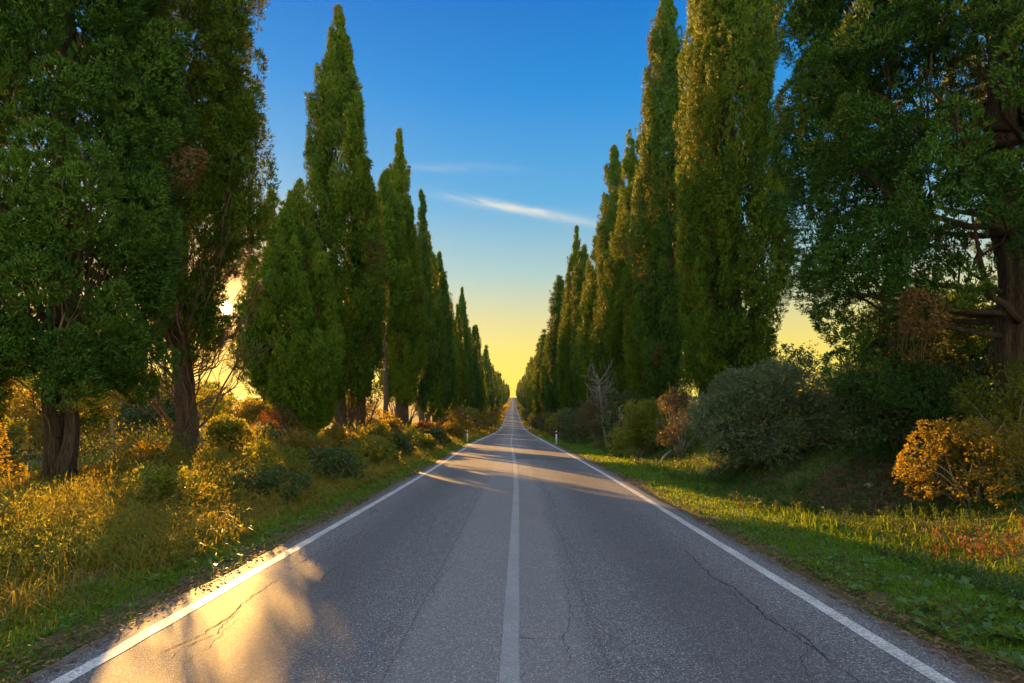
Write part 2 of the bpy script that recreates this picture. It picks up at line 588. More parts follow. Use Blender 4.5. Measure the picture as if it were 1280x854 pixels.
_ss = [-700, -120, -30, -14, -10.5, -9, -7.6, -6, -4.6, -3.9, -3.3, -3.1, 2.9, 3.1, 4.0, 4.9, 5.7, 6.6, 7.6, 8.6, 9.6, 12, 30, 120, 700]
_sz = [4, 1.5, 0.6, 0.45, 0.50, 0.52, 0.45, 0.26, 0.08, 0.02, -0.05, -0.12, -0.12, -0.05, 0.0, -0.10, -0.16, 0.24, 0.74, 1.06, 1.16, 1.15, 1.2, 2.0, 5]


def vnoise(x, y, seed, freq):
    """smooth value noise, vectorised"""
    rs = np.random.RandomState(seed)
    tab = rs.rand(256, 256)
    x = x * freq + 1000.3; y = y * freq + 1000.7
    xi = np.floor(x).astype(int); yi = np.floor(y).astype(int)
    fx = x - xi; fy = y - yi
    fx = fx * fx * (3 - 2 * fx); fy = fy * fy * (3 - 2 * fy)
    g = lambda a, b: tab[a % 256, b % 256]
    return (g(xi, yi) * (1 - fx) * (1 - fy) + g(xi + 1, yi) * fx * (1 - fy) + g(xi, yi + 1) * (1 - fx) * fy + g(xi + 1, yi + 1) * fx * fy) - 0.5


def ground_s(s, d):
    """height of the ground at s metres across from the road's middle, d along"""
    z = np.interp(s, _ss, _sz) + zr(d)
    off = np.clip((np.abs(s) - 3.6) / 1.5, 0, 1)
    z = z + off * (vnoise(s, d, 3, 0.45) * 0.16 + vnoise(s, d, 4, 1.5) * 0.07)
    return z


def ground(x, d):
    return ground_s(x - cx(d), d)


def gz(x, d):
    return float(ground(np.array([x]), np.array([d]))[0])


def grid_mesh(name, S, Dv, zfun, mat, vattr=None, wob=None):
    SS, DD = np.meshgrid(S, Dv)
    s2 = SS.copy()
    if wob is not None:
        s2 = wob(SS, DD)
    X = s2 + cx(DD)
    Z = zfun(s2, DD)
    V = np.stack([X, DD, Z], -1).reshape(-1, 3)
    nr, nc = SS.shape
    i = np.arange(nr * nc).reshape(nr, nc)
    F = np.stack([i[:-1, :-1], i[:-1, 1:], i[1:, 1:], i[1:, :-1]], -1).reshape(-1, 4)
    return mesh_np(name, V, F, None, mat, smooth=True, vattr=(vattr, s2.ravel()) if vattr else None)


side = np.concatenate([16 + (np.linspace(0, 1, 26)[1:] ** 2.6) * 684])
S_cols = np.concatenate([-side[::-1], np.arange(-16, 16.01, 0.25), side])
D_rows = np.concatenate([np.arange(-14, 60, 0.35), np.arange(60, 200, 2.0), np.arange(200, 1690, 10.0)])
tag(grid_mesh('ground', S_cols, D_rows, ground_s, M_SOIL), kind='structure')


def road_z(s, d):
    return zr(d) + 0.035 - 0.012 * np.abs(s)


def road_wob(SS, DD):
    s = SS.copy()
    e = vnoise(DD, DD * 0, 7, 0.9) * 0.16 + vnoise(DD, DD * 0, 8, 3.5) * 0.09
    e2 = vnoise(DD, DD * 0, 9, 0.8) * 0.12 + vnoise(DD, DD * 0, 10, 3.5) * 0.09
    s = np.where(SS < -3.2, SS + e, s)
    s = np.where(SS > 3.0, SS + e2, s)
    return s


def road_zz(s, d):
    z = road_z(s, d)
    return z


RC = np.array([-3.30, -3.0, -2.5, -2.0, -1.5, -1.0, -0.5, 0, 0.5, 1.0, 1.5, 2.0, 2.5, 2.9, 3.12])
RD = np.concatenate([np.arange(-14, 60, 0.25), np.arange(60, 200, 2.0), np.arange(200, 1400, 6.0)])
SS, DD = np.meshgrid(np.concatenate([[-3.30], RC, [3.12]]), RD)
s2 = road_wob(SS, DD)
Z = road_z(s2, DD)
Z[:, 0] -= 0.10; Z[:, -1] -= 0.10
s2[:, 0] -= 0.03; s2[:, -1] += 0.03
V = np.stack([s2 + cx(DD), DD, Z], -1).reshape(-1, 3)
nr, nc = SS.shape
ii = np.arange(nr * nc).reshape(nr, nc)
F = np.stack([ii[:-1, :-1], ii[:-1, 1:], ii[1:, 1:], ii[1:, :-1]], -1).reshape(-1, 4)
tag(mesh_np('road', V, F, None, M_ASPH, smooth=True, vattr=('across', s2.ravel())), kind='structure')


def strip(name, s0, s1, d0, d1, lift, mat, step=1.0, ragged=0.0, seed=0):
    Dv = np.concatenate([np.arange(d0, min(d1, 60), step * 0.25), np.arange(60, min(d1, 200), 2.0), np.arange(200, d1, 6.0)]) if d1 > 60 else np.arange(d0, d1 + 0.001, step * 0.25)
    wob = None
    if ragged:
        wob = lambda SS_, DD_: SS_ + (vnoise(DD_ + SS_ * 31, DD_ * 0, seed, 4.0)) * ragged
    return tag(grid_mesh(name, np.array([s0, s1]), Dv, lambda s, d: road_z(s, d) + lift, mat, wob=wob), kind='structure')


strip('road_line', -3.035, -2.905, -10, 1150, 0.004, M_LINE, ragged=0.022, seed=21)
strip('road_line', 2.695, 2.825, -10, 1150, 0.004, M_LINE, ragged=0.022, seed=22)
strip('faded_road_line', -0.125, 0.005, -10, 1150, 0.004, M_FADED, ragged=0.006, seed=23)
strip('asphalt_patch', 0.02, 2.62, 24.8, 28.4, 0.008, M_PATCH, ragged=0.02, seed=24)
strip('asphalt_patch', 0.02, 2.3, 58.5, 63.0, 0.008, M_PATCH, ragged=0.02, seed=25)


def px2ground(px, py, z=0.02):
    d = 711 * (H_CAM - z) / (py - 526)
    return (px - 646) / 711 * d, d


def crack(pts, w, seed):
    rng = np.random.default_rng(seed)
    P = np.array([px2ground(*p) for p in pts])
    seg = np.linalg.norm(np.diff(P, axis=0), axis=1)
    t_ = np.concatenate([[0], np.cumsum(seg)])
    n = max(int(t_[-1] / 0.05), 6)
    tt = np.linspace(0, t_[-1], n)
    Q = np.stack([np.interp(tt, t_, P[:, 0]), np.interp(tt, t_, P[:, 1])], -1)
    j = np.cumsum(rng.normal(size=n) * 0.012)
    j -= np.linspace(j[0], j[-1], n)
    T = unit(np.gradient(Q, axis=0))
    Nn = np.stack([-T[:, 1], T[:, 0]], -1)
    Q = Q + Nn * (j + rng.normal(size=n) * 0.006)[:, None]
    wd = w * (0.35 + rng.random(n)) * np.sin(np.linspace(0.12, np.pi - 0.12, n)) ** 0.5
    A = Q + Nn * wd[:, None]; B = Q - Nn * wd[:, None]
    z = lambda q: road_z(q[:, 0] - cx(q[:, 1]), q[:, 1]) + 0.0035
    V = np.concatenate([np.column_stack([A, z(A)]), np.column_stack([B, z(B)])])
    F = [(i, i + 1, n + i + 1, n + i) for i in range(n - 1)]
    tag(mesh_np('road_crack', V, np.array(F), None, M_CRACK), kind='structure')


crack([(853, 684), (866, 700), (890, 720), (915, 735), (945, 755), (957, 772), (990, 790), (1030, 815), (1075, 850)], 0.0065, 1)
crack([(957, 768), (985, 778), (1010, 800), (1048, 834)], 0.004, 2)
crack([(195, 815), (225, 800), (262, 782), (300, 752), (330, 735), (350, 722)], 0.0065, 3)
crack([(210, 822), (245, 800), (268, 790), (300, 762)], 0.004, 4)
crack([(352, 716), (395, 694), (430, 678), (460, 660)], 0.004, 5)
crack([(385, 712), (400, 700), (440, 684)], 0.003, 6)
crack([(620, 798), (700, 801)], 0.004, 7)
crack([(520, 760), (548, 728), (575, 700)], 0.003, 8)
crack([(660, 590), (685, 612), (700, 640)], 0.004, 9)


for i_, pts_ in enumerate([[(300, 770), (262, 806), (228, 830)], [(430, 700), (415, 716), (372, 744)], [(470, 655), (455, 672), (420, 690)], [(905, 722), (925, 752), (948, 770)],
                           [(1010, 800), (1000, 822), (1015, 850)], [(700, 720), (712, 770), (708, 840)], [(548, 640), (540, 662), (520, 690)], [(760, 610), (790, 630), (830, 664)]]):
    crack(pts_, 0.0028, 40 + i_)

# ------------------------------------------------------------------ cypresses
def crown_radius(t, style):
    if style == 'column':
        lowr = 0.62 + 0.38 * np.clip(t / 0.18, 0, 1)
        return lowr * np.clip(1 - np.clip((t - 0.30) / 0.70, 0, 1) ** 1.7, 0.0, 1) ** 0.85
    if style == 'spire':
        lowr = 0.62 + 0.38 * np.clip(t / 0.2, 0, 1)
        return lowr * np.clip(1.0 - np.clip((t - 0.25) / 0.75, 0, 1) ** 1.55, 0.0, 1) ** 0.95
    if style == 'broad':
        lowr = 0.70 + 0.30 * np.clip(t / 0.12, 0, 1)
        return lowr * np.clip(1 - np.clip((t - 0.42) / 0.58, 0, 1) ** 2.0, 0, 1) ** 0.7
    if style == 'spread':
        return np.clip(1 - np.clip((t - 0.42) / 0.58, 0, 1) ** 2.0, 0, 1) ** 0.7 * (0.86 + 0.14 * np.clip(t / 0.1, 0, 1))
    if style == 'full':
        lowr = 0.62 + 0.38 * np.clip(t / 0.15, 0, 1)
        return lowr * np.clip(1 - np.clip((t - 0.35) / 0.65, 0, 1) ** 2.3, 0, 1) ** 0.8
    if style == 'open':
        lowr = 0.50 + 0.50 * np.clip(t / 0.22, 0, 1) ** 1.2
        return lowr * np.clip(1 - np.clip((t - 0.45) / 0.55, 0, 1) ** 2.0, 0, 1) ** 0.7
    lowr = 0.45 + 0.55 * np.clip(t / 0.25, 0, 1)
    return lowr * np.clip(1 - np.clip((t - 0.25) / 0.75, 0, 1) ** 1.3, 0, 1) ** 0.9


def crown(name, Hh, z0, Rr, style, parent, mat, seed, n_pl, tuft_n, k, leaf_l, leaf_w, pl_len=1.5, pl_w=0.42,
          out=0.32, hollow=0.35, core=7000, lean=(0, 0), gaps=None, tops=None, pl_hollow=0.8, upright=0.35, spread=0.36, core_size=0.22, core_r=0.62):
    rng = np.random.default_rng(seed)
    tcand = rng.random(n_pl * 6)
    keep = rng.random(len(tcand)) < (crown_radius(tcand, style) + (-0.30 if style == 'open' else 0.22))
    if style == 'spread':
        keep &= rng.random(len(tcand)) < 0.45 + 0.55 * np.clip((tcand - 0.05) / 0.22, 0, 1)
    tt = tcand[keep][:n_pl]
    n = len(tt)
    ph = rng.random(n) * 2 * np.pi
    wob = 1 + 0.16 * np.sin(ph * 3 + seed) * np.sin(tt * 9 + seed * 1.7) + 0.10 * np.sin(ph * 2 - tt * 17 + seed)
    rr = Rr * crown_radius(tt, style) * wob
    rf = np.sqrt(hollow ** 2 + (1 - hollow ** 2) * rng.random(n))
    rad = np.maximum(rr - pl_w * 0.6, 0.02) * rf
    z = z0 + tt * (Hh - z0)
    C = np.stack([rad * np.cos(ph) + lean[0] * np.clip(tt * 3, 0, 1), rad * np.sin(ph) + lean[1] * np.clip(tt * 3, 0, 1), z], -1)
    if tops:
        # secondary leaders at the top
        which = rng.integers(0, len(tops), n)
        for q, (dx, dy, hz) in enumerate(tops):
            mk = which == q
            C[mk, 0] += dx * tt[mk]; C[mk, 1] += dy * tt[mk]
            C[mk, 2] = z0 + tt[mk] * (hz - z0)
    O = np.stack([np.cos(ph), np.sin(ph), np.zeros(n)], -1)
    A = np.array([[0, 0, 1.0]]) + O * out * rng.uniform(0.4, 1.6, n)[:, None] + rng.normal(size=(n, 3)) * 0.10
    sc = (0.45 + 0.55 * np.clip(rr / max(Rr, 0.01), 0, 1))
    Ln = pl_len * rng.uniform(0.65, 1.35, n) * sc
    Wd = pl_w * rng.uniform(0.7, 1.3, n) * sc
    C[:, 2] -= Ln * 0.35
    C[:, 2] -= 1.6 * rng.random(n) ** 2 * np.clip(1 - tt / 0.16, 0, 1) * (style in ('broad', 'spread'))   # ragged hem
    if gaps is not None:
        mk = gaps(C, parent.location)
        C, A, Ln, Wd = C[mk], A[mk], Ln[mk], Wd[mk]
    pt = np.clip(0.5 + 0.28 * rng.normal(size=len(C)), 0, 1)
    pt[rng.random(len(C)) < 0.014] = 2.6          # dead brown sprays
    parts = [plume_leaves(C, A, Ln, Wd, tuft_n, k, leaf_l, leaf_w, rng, ptint=pt, hollow=pl_hollow, upright=upright, spread=spread)]
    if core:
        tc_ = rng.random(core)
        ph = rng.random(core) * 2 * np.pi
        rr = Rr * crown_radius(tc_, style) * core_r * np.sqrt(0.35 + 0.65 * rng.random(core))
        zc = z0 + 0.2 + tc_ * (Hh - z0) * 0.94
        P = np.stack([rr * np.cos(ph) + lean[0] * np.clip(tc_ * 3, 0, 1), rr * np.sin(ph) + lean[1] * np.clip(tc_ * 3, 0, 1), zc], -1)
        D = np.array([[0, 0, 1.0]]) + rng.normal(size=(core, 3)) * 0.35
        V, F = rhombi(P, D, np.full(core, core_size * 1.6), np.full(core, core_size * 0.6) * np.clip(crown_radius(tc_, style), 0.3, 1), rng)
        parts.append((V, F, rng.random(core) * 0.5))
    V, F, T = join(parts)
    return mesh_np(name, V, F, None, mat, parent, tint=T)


def trunk_tube(Hh, r0, rng, lean=(0, 0), nseg=14, flare=1.5, n=16, off=(0, 0), bury=0.35, wig=0.05):
    zs = np.concatenate([[-bury, 0.0, 0.25, 0.6], np.linspace(1.1, Hh, n)])
    f = np.clip(zs / Hh, 0, 1)
    rr = r0 * (1 - f) ** 0.8 + 0.02
    rr = rr * (1 + (flare - 1) * np.exp(-np.clip(zs, 0, None) / 0.35))
    p = np.stack([off[0] + lean[0] * np.clip(f * 2.5, 0, 1), off[1] + lean[1] * np.clip(f * 2.5, 0, 1), zs], -1)
    p[3:, :2] += np.cumsum(rng.normal(size=(len(zs) - 3, 2)), axis=0) * wig
    V, F, tr = tube(p, rr, nseg, rng, 0.05)
    if nseg > 20:
        nrow = len(zs)
        body = V[:nrow * nseg].reshape(nrow, nseg, 3)
        ang = np.arange(nseg) * 2 * np.pi / nseg
        ph = rng.random(4) * 6.28
        lob = 0.10 * np.sin(3 * ang + ph[0]) + 0.09 * np.sin(5 * ang + ph[1]) + 0.06 * np.sin(9 * ang + ph[2])
        for i in range(nrow):
            amp = 0.75 + 2.2 * math.exp(-max(zs[i], 0) / 0.45)
            body[i] = p[i] + (body[i] - p[i]) * (1 + amp * (lob + 0.05 * np.sin(7 * ang + ph[3] + zs[i] * 0.9)))[:, None]
    return V, F, tr


def fan_limbs(n, z_lo, z_hi, reach, rise, r0, rng, ang=None, wig=0.06, nseg=6):
    """steep limbs leaving the trunk, as cypresses carry them; returns one list of tubes per limb"""
    res = []
    for i in range(n):
        a = rng.random() * 2 * np.pi if ang is None else rng.uniform(*ang)
        z = rng.uniform(z_lo, z_hi)
        q = rng.uniform(0.65, 1.15)
        m = 9
        t_ = np.linspace(0, 1, m)
        rad = reach * q * t_ ** 0.75
        zz = z + rise * q * t_ ** 1.25
        p = np.stack([rad * np.cos(a), rad * np.sin(a), zz], -1)
        p[1:] += np.cumsum(rng.normal(size=(m - 1, 3)), axis=0) * wig
        r = r0 * rng.uniform(0.6, 1.2) * (1 - t_) ** 0.7 + 0.010
        tb = [tube(p, r, nseg, rng, 0.08)]
        for b_ in range(3):
            j = rng.integers(3, m - 1)
            e = p[j] + np.array([math.cos(a + rng.uniform(-1.2, 1.2)), math.sin(a + rng.uniform(-1.2, 1.2)), rng.uniform(0.6, 1.8)]) * rng.uniform(0.4, 1.0)
            tb.append(tube(wander(p[j], e, 5, 0.04, rng), np.linspace(r[j] * 0.6, 0.006, 5), 5, rng, 0.05))
        res.append(tb)
    return res


G_LEFT = 'cypresses in the row left of the road'
G_RIGHT = 'cypresses in the row right of the road'


def clear_of_sun(V, loc, width):
    # twigs of the open cypress leave the small gap that the low sun shines through
    P = np.asarray(V) + np.array(loc) - np.array([0, 0, H_CAM])
    S_ = np.array(SUN)
    t_ = P @ S_
    return bool((np.linalg.norm(P - t_[:, None] * S_, axis=1) > width).all())


def cypress(x, d, Hh, z0, Rr, style, label, group, mat, seed, lod, limbs=0, r0=None, **kw):
    rng = np.random.default_rng(seed + 500)
    root = thing('cypress_tree', (x, d, gz(x, d)), label, 'tree', group)
    r0 = r0 or 0.16 + 0.1 * Rr
    lean = kw.get('lean', (0, 0))
    stems = kw.pop('stems', [(0, 0, 1.0)])
    tb = [trunk_tube(Hh * 0.86 * f, r0 * (0.8 if len(stems) > 1 else 1), rng, lean, off=(ox, oy), nseg=36 if lod == 0 else 14, n=30 if lod == 0 else 16) for ox, oy, f in stems]
    tubes_obj('trunk', tb, M_BARK, root)
    lim_kw = kw.pop('limb_kw', {})
    nt_ = kw.pop('twigs', 0)
    if nt_:
        tw = []
        for lt in fan_limbs(nt_, 0.8, 5.0, Rr * 0.85, 2.0, 0.011, rng, nseg=4, wig=0.09):
            tw += [q for q in lt if clear_of_sun(q[0], root.location, 0.09)]
        tubes_obj('dead_twigs', tw, M_LIMB, root)
    if limbs:
        for lt in fan_limbs(limbs, lim_kw.get('z_lo', z0 * 0.4), lim_kw.get('z_hi', z0 + 3), lim_kw.get('reach', Rr * 0.8), lim_kw.get('rise', 2.6), lim_kw.get('r', 0.06), rng, lim_kw.get('ang')):
            if seed == 12 and not all(clear_of_sun(q[0], root.location, 0.26) for q in lt):
                continue
            tubes_obj('limb', lt, M_LIMB if seed == 12 else M_BARK, root)
    area = 2 * math.pi * Rr * (Hh - z0) * 0.7
    if lod == 0:
        par = dict(n_pl=int(area * 3.3), tuft_n=125, k=8, leaf_l=0.105, leaf_w=0.024, pl_len=1.3, pl_w=0.31, hollow=0.80, out=0.16)
    elif lod == 1:
        par = dict(n_pl=int(area * 3.4), tuft_n=66, k=6, leaf_l=0.145, leaf_w=0.036, pl_len=1.4, pl_w=0.32, hollow=0.80, out=0.15)
    elif lod == 2:
        par = dict(n_pl=int(area * 2.6), tuft_n=34, k=4, leaf_l=0.25, leaf_w=0.068, pl_len=1.6, pl_w=0.37, hollow=0.80, out=0.15)
    else:
        par = dict(n_pl=int(area * 1.0), tuft_n=22, k=2, leaf_l=0.48, leaf_w=0.19, pl_len=2.0, pl_w=0.5, core=1200, core_size=0.5)
    par.update(kw)
    crown('crown', Hh, z0, Rr, style, root, mat, seed, **par)
    return root


SUN_NP = np.array(SUN)


def sun_gap(width, t0=0, t1=60):
    def f(C, loc):
        P = C + np.array(loc) - np.array([0, 0, H_CAM])
        t_ = P @ SUN_NP
        dist = np.linalg.norm(P - t_[:, None] * SUN_NP, axis=1)
        return dist > width
    return f


# left row, nearest first
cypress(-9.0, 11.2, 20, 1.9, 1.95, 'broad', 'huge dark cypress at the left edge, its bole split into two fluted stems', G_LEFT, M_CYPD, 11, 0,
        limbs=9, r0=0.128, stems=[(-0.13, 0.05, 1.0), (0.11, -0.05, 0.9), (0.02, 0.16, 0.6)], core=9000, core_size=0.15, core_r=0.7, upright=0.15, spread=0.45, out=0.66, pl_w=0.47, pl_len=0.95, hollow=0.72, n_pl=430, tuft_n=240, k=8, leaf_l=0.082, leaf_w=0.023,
        twigs=34, limb_kw=dict(z_lo=1.3, z_hi=5, reach=1.6, rise=3.0, r=0.05))
cypress(-9.05, 15.6, 21, 2.9, 1.85, 'open', 'open cypress with a fan of bare reddish lower limbs and the low sun shining through', G_LEFT, M_CYP, 12, 0,
        limbs=26, r0=0.25, core=3000, core_size=0.13, core_r=0.6, upright=0.15, spread=0.45, hollow=0.35, out=0.45, gaps=sun_gap(0.58), n_pl=640, pl_w=0.34, tuft_n=85, k=8, twigs=60,
        limb_kw=dict(z_lo=0.4, z_hi=5.0, reach=1.75, rise=3.2, r=0.028))
cypress(-8.95, 24.6, 11.4, 1.0, 2.05, 'flame', 'short bushy cypress with two tips, leaning away from the road', G_LEFT, M_CYPY, 13, 0,
        limbs=7, limb_kw=dict(z_lo=0.05, z_hi=0.7, reach=1.05, rise=2.7, r=0.065), r0=0.30, lean=(-0.78, -0.1), tops=[(-0.9, 0.1, 11.2), (0.35, -0.2, 11.6), (-0.2, 0, 9.5)], core=14000, core_size=0.15, core_r=0.74, n_pl=430, leaf_l=0.105, leaf_w=0.032, tuft_n=100, k=7)
cypress(-9.05, 29.4, 22.2, 2.4, 1.9, 'column', 'tallest left cypress, broad below, behind the short bushy cypress', G_LEFT, M_CYP, 14, 1, limbs=7, limb_kw=dict(z_lo=0.05, z_hi=0.7, reach=1.05, rise=2.7, r=0.065), r0=0.30, lean=(-0.15, 0))
cypress(-8.95, 32.9, 16.2, 2.3, 1.15, 'column', 'slim dark cypress tucked behind the tallest left cypress, before the wide gap in the row', G_LEFT, M_CYPD, 15, 1, limbs=7, limb_kw=dict(z_lo=0.05, z_hi=0.7, reach=1.05, rise=2.7, r=0.065), lean=(0.15, 0))
cypress(-9.3, 40.4, 18.8, 8.0, 1.5, 'column', 'left cypress with a high-lifted golden-edged crown above the wide gap', G_LEFT, M_CYPY, 19, 1, limbs=3, r0=0.17)
cypress(-9.0, 43.6, 23.2, 2.8, 1.85, 'spire', 'slender left cypress with a long pointed spire just past the wide gap in the row', G_LEFT, M_CYP, 16, 1, limbs=7, limb_kw=dict(z_lo=0.05, z_hi=0.7, reach=1.05, rise=2.7, r=0.065))
cypress(-9.1, 46.3, 19.0, 2.7, 1.2, 'column', 'left cypress close behind the one with the long pointed spire', G_LEFT, M_CYPY, 17, 1, limbs=7, limb_kw=dict(z_lo=0.05, z_hi=0.7, reach=1.05, rise=2.7, r=0.065))
cypress(-9.0, 54.2, 22.8, 2.4, 1.0, 'column', 'narrow round-tipped left cypress, third beyond the wide gap in the row', G_LEFT, M_CYPD, 18, 1)
# right row
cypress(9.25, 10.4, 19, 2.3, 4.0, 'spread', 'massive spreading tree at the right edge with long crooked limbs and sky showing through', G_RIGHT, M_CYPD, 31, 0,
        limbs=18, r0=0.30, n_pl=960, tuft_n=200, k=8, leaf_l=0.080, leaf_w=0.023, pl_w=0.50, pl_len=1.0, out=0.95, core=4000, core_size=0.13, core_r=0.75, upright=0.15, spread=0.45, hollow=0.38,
        limb_kw=dict(z_lo=2.0, z_hi=7, reach=3.7, rise=1.5, r=0.055, ang=(2.0, 4.0)))
cypress(9.0, 23.6, 27, 2.0, 1.95, 'column', 'tall full right cypress, a smooth green column behind the grey-green bush', G_RIGHT, M_CYP, 32, 0, limbs=6, r0=0.38, leaf_l=0.105, leaf_w=0.032, tuft_n=95, k=7, core=16000, core_size=0.16, pl_len=1.35)
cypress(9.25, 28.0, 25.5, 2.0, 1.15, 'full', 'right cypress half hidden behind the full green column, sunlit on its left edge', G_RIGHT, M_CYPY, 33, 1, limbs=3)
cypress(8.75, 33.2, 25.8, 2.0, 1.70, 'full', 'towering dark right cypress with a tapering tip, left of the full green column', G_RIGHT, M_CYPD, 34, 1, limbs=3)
cypress(9.0, 38.2, 20.0, 2.0, 1.7, 'column', 'right cypress squeezed behind the towering tapering cypress', G_RIGHT, M_CYP, 35, 1)
cypress(8.8, 43.2, 22.8, 2.0, 1.75, 'spire', 'right cypress with a ragged double tip, left of the towering tapering cypress', G_RIGHT, M_CYP, 36, 1, tops=[(-0.3, 0, 22.8), (0.45, 0, 21.8)])
cypress(8.75, 51.0, 25.2, 2.0, 1.6, 'full', 'narrow right cypress with a rounded dark tip beside the ragged double tip', G_RIGHT, M_CYPD, 37, 1)
cypress(8.35, 66.0, 19.2, 1.6, 1.8, 'flame', 'shorter bright green right cypress standing alone in colour among darker ones', G_RIGHT, M_CYPY, 38, 1)
cypress(8.0, 76.0, 26.5, 1.6, 2.4, 'spire', 'broad-based tall right cypress with an orange sunlit left side beyond the bright green one', G_RIGHT, M_CYP, 39, 1)

# prototypes copied along the rest of the two rows
protos = []
for i, (Hh, Rr, style, mt) in enumerate(((21, 1.6, 'column', M_CYP), (20, 1.65, 'spire', M_CYPD), (22, 1.75, 'column', M_CYPD), (19.5, 1.7, 'flame', M_CYP))):
    dpos = (60.6, 65.0, 70.5, 76.5)[i]
    lab = ('left cypress, a plain column fourth beyond the wide gap', 'left cypress with a blunt spire, fifth beyond the wide gap',
           'stout left cypress, sixth beyond the wide gap, above the sunlit golden weeds', 'left cypress swelling in the middle, seventh beyond the wide gap')[i]
    protos.append(cypress(-9.05 + float(cx(dpos)), dpos, Hh, 2.0, Rr, style, lab, G_LEFT, mt, 60 + i, 2))
protos.append(cypress(9.0 + float(cx(58.5)), 58.5, 19.5, 1.8, 1.75, 'column', 'right cypress almost hidden behind the narrow one with the rounded dark tip', G_RIGHT, M_CYP, 64, 2, tops=[(-0.4, 0, 19.5), (0.5, 0.2, 17.5)]))
protos.append(cypress(8.7 + float(cx(71.0)), 71.0, 22.5, 1.6, 1.6, 'full', 'right cypress squeezed between the bright green one and the broad-based one', G_RIGHT, M_CYPD, 65, 2, lean=(0.2, 0.1)))
fars = []
FAR_L = 'far dark cypress in the left row where the road climbs the hill'
FAR_R = 'far sunlit cypress in the right row where the road climbs the hill'
rg = np.random.default_rng(5)
for i, (Hh, Rr, style, mt) in enumerate(((21, 1.8, 'column', M_CYP), (22, 1.85, 'spire', M_CYPD), (20, 1.9, 'flame', M_CYP))):
    dpos = 214 + i * 8.0
    x = -9.1 + float(cx(dpos))
    fars.append(cypress(x, dpos, Hh, 1.0, Rr, style, FAR_L, G_LEFT, mt, 80 + i, 3))

ORD = ['eighth', 'ninth', 'tenth', 'eleventh', 'twelfth', 'thirteenth', 'fourteenth', 'fifteenth', 'sixteenth', 'seventeenth']


def row(side_, d_list, group, far_label):
    for i, d in enumerate(d_list):
        pr = protos[rg.integers(0, 6)] if d < 150 else fars[rg.integers(0, 3)]
        s = side_ * (9.1 + rg.normal() * 0.25) + (0.0 if side_ < 0 else -0.5)
        x = s + float(cx(d))
        dd = d + rg.normal() * 0.8
        hs = rg.uniform(0.86, 1.12) if d < 150 else rg.uniform(0.76, 1.12) * (1.10 if side_ > 0 else 1.0)
        ws = rg.uniform(0.82, 1.28) * (1.12 if side_ > 0 else 1.0)
        if d < 150:
            if side_ < 0:
                lab = ('left cypress %s beyond the wide gap, one of the dark columns before the road dips' % ORD[i]) if i < len(ORD) else 'slender left cypress between the near columns and the foot of the hill'
            else:
                lab = ('right cypress %s past the broad-based sunlit one' % ['first', 'second', 'third', 'fourth', 'fifth', 'sixth', 'seventh'][i]) if i < 7 else 'slender right cypress between the near columns and the foot of the hill'
        else:
            lab = far_label
        t_ = dup(pr, (x, dd, gz(x, dd)), rg.uniform(0, 6.28), lab, group, (ws, ws * rg.uniform(0.9, 1.1), hs))
        t_.rotation_euler[0] = rg.normal() * 0.018; t_.rotation_euler[1] = rg.normal() * 0.018


near_l = list(np.arange(82.0, 150, 5.0)); far_l = list(np.arange(152, 206, 7.0)) + list(np.arange(240, 1140, 8.2))
near_r = list(np.arange(83, 150, 6.2)); far_r = list(np.arange(152, 1140, 8.2))
row(-1, near_l + far_l, G_LEFT, FAR_L)
row(1, near_r + far_r, G_RIGHT, FAR_R)


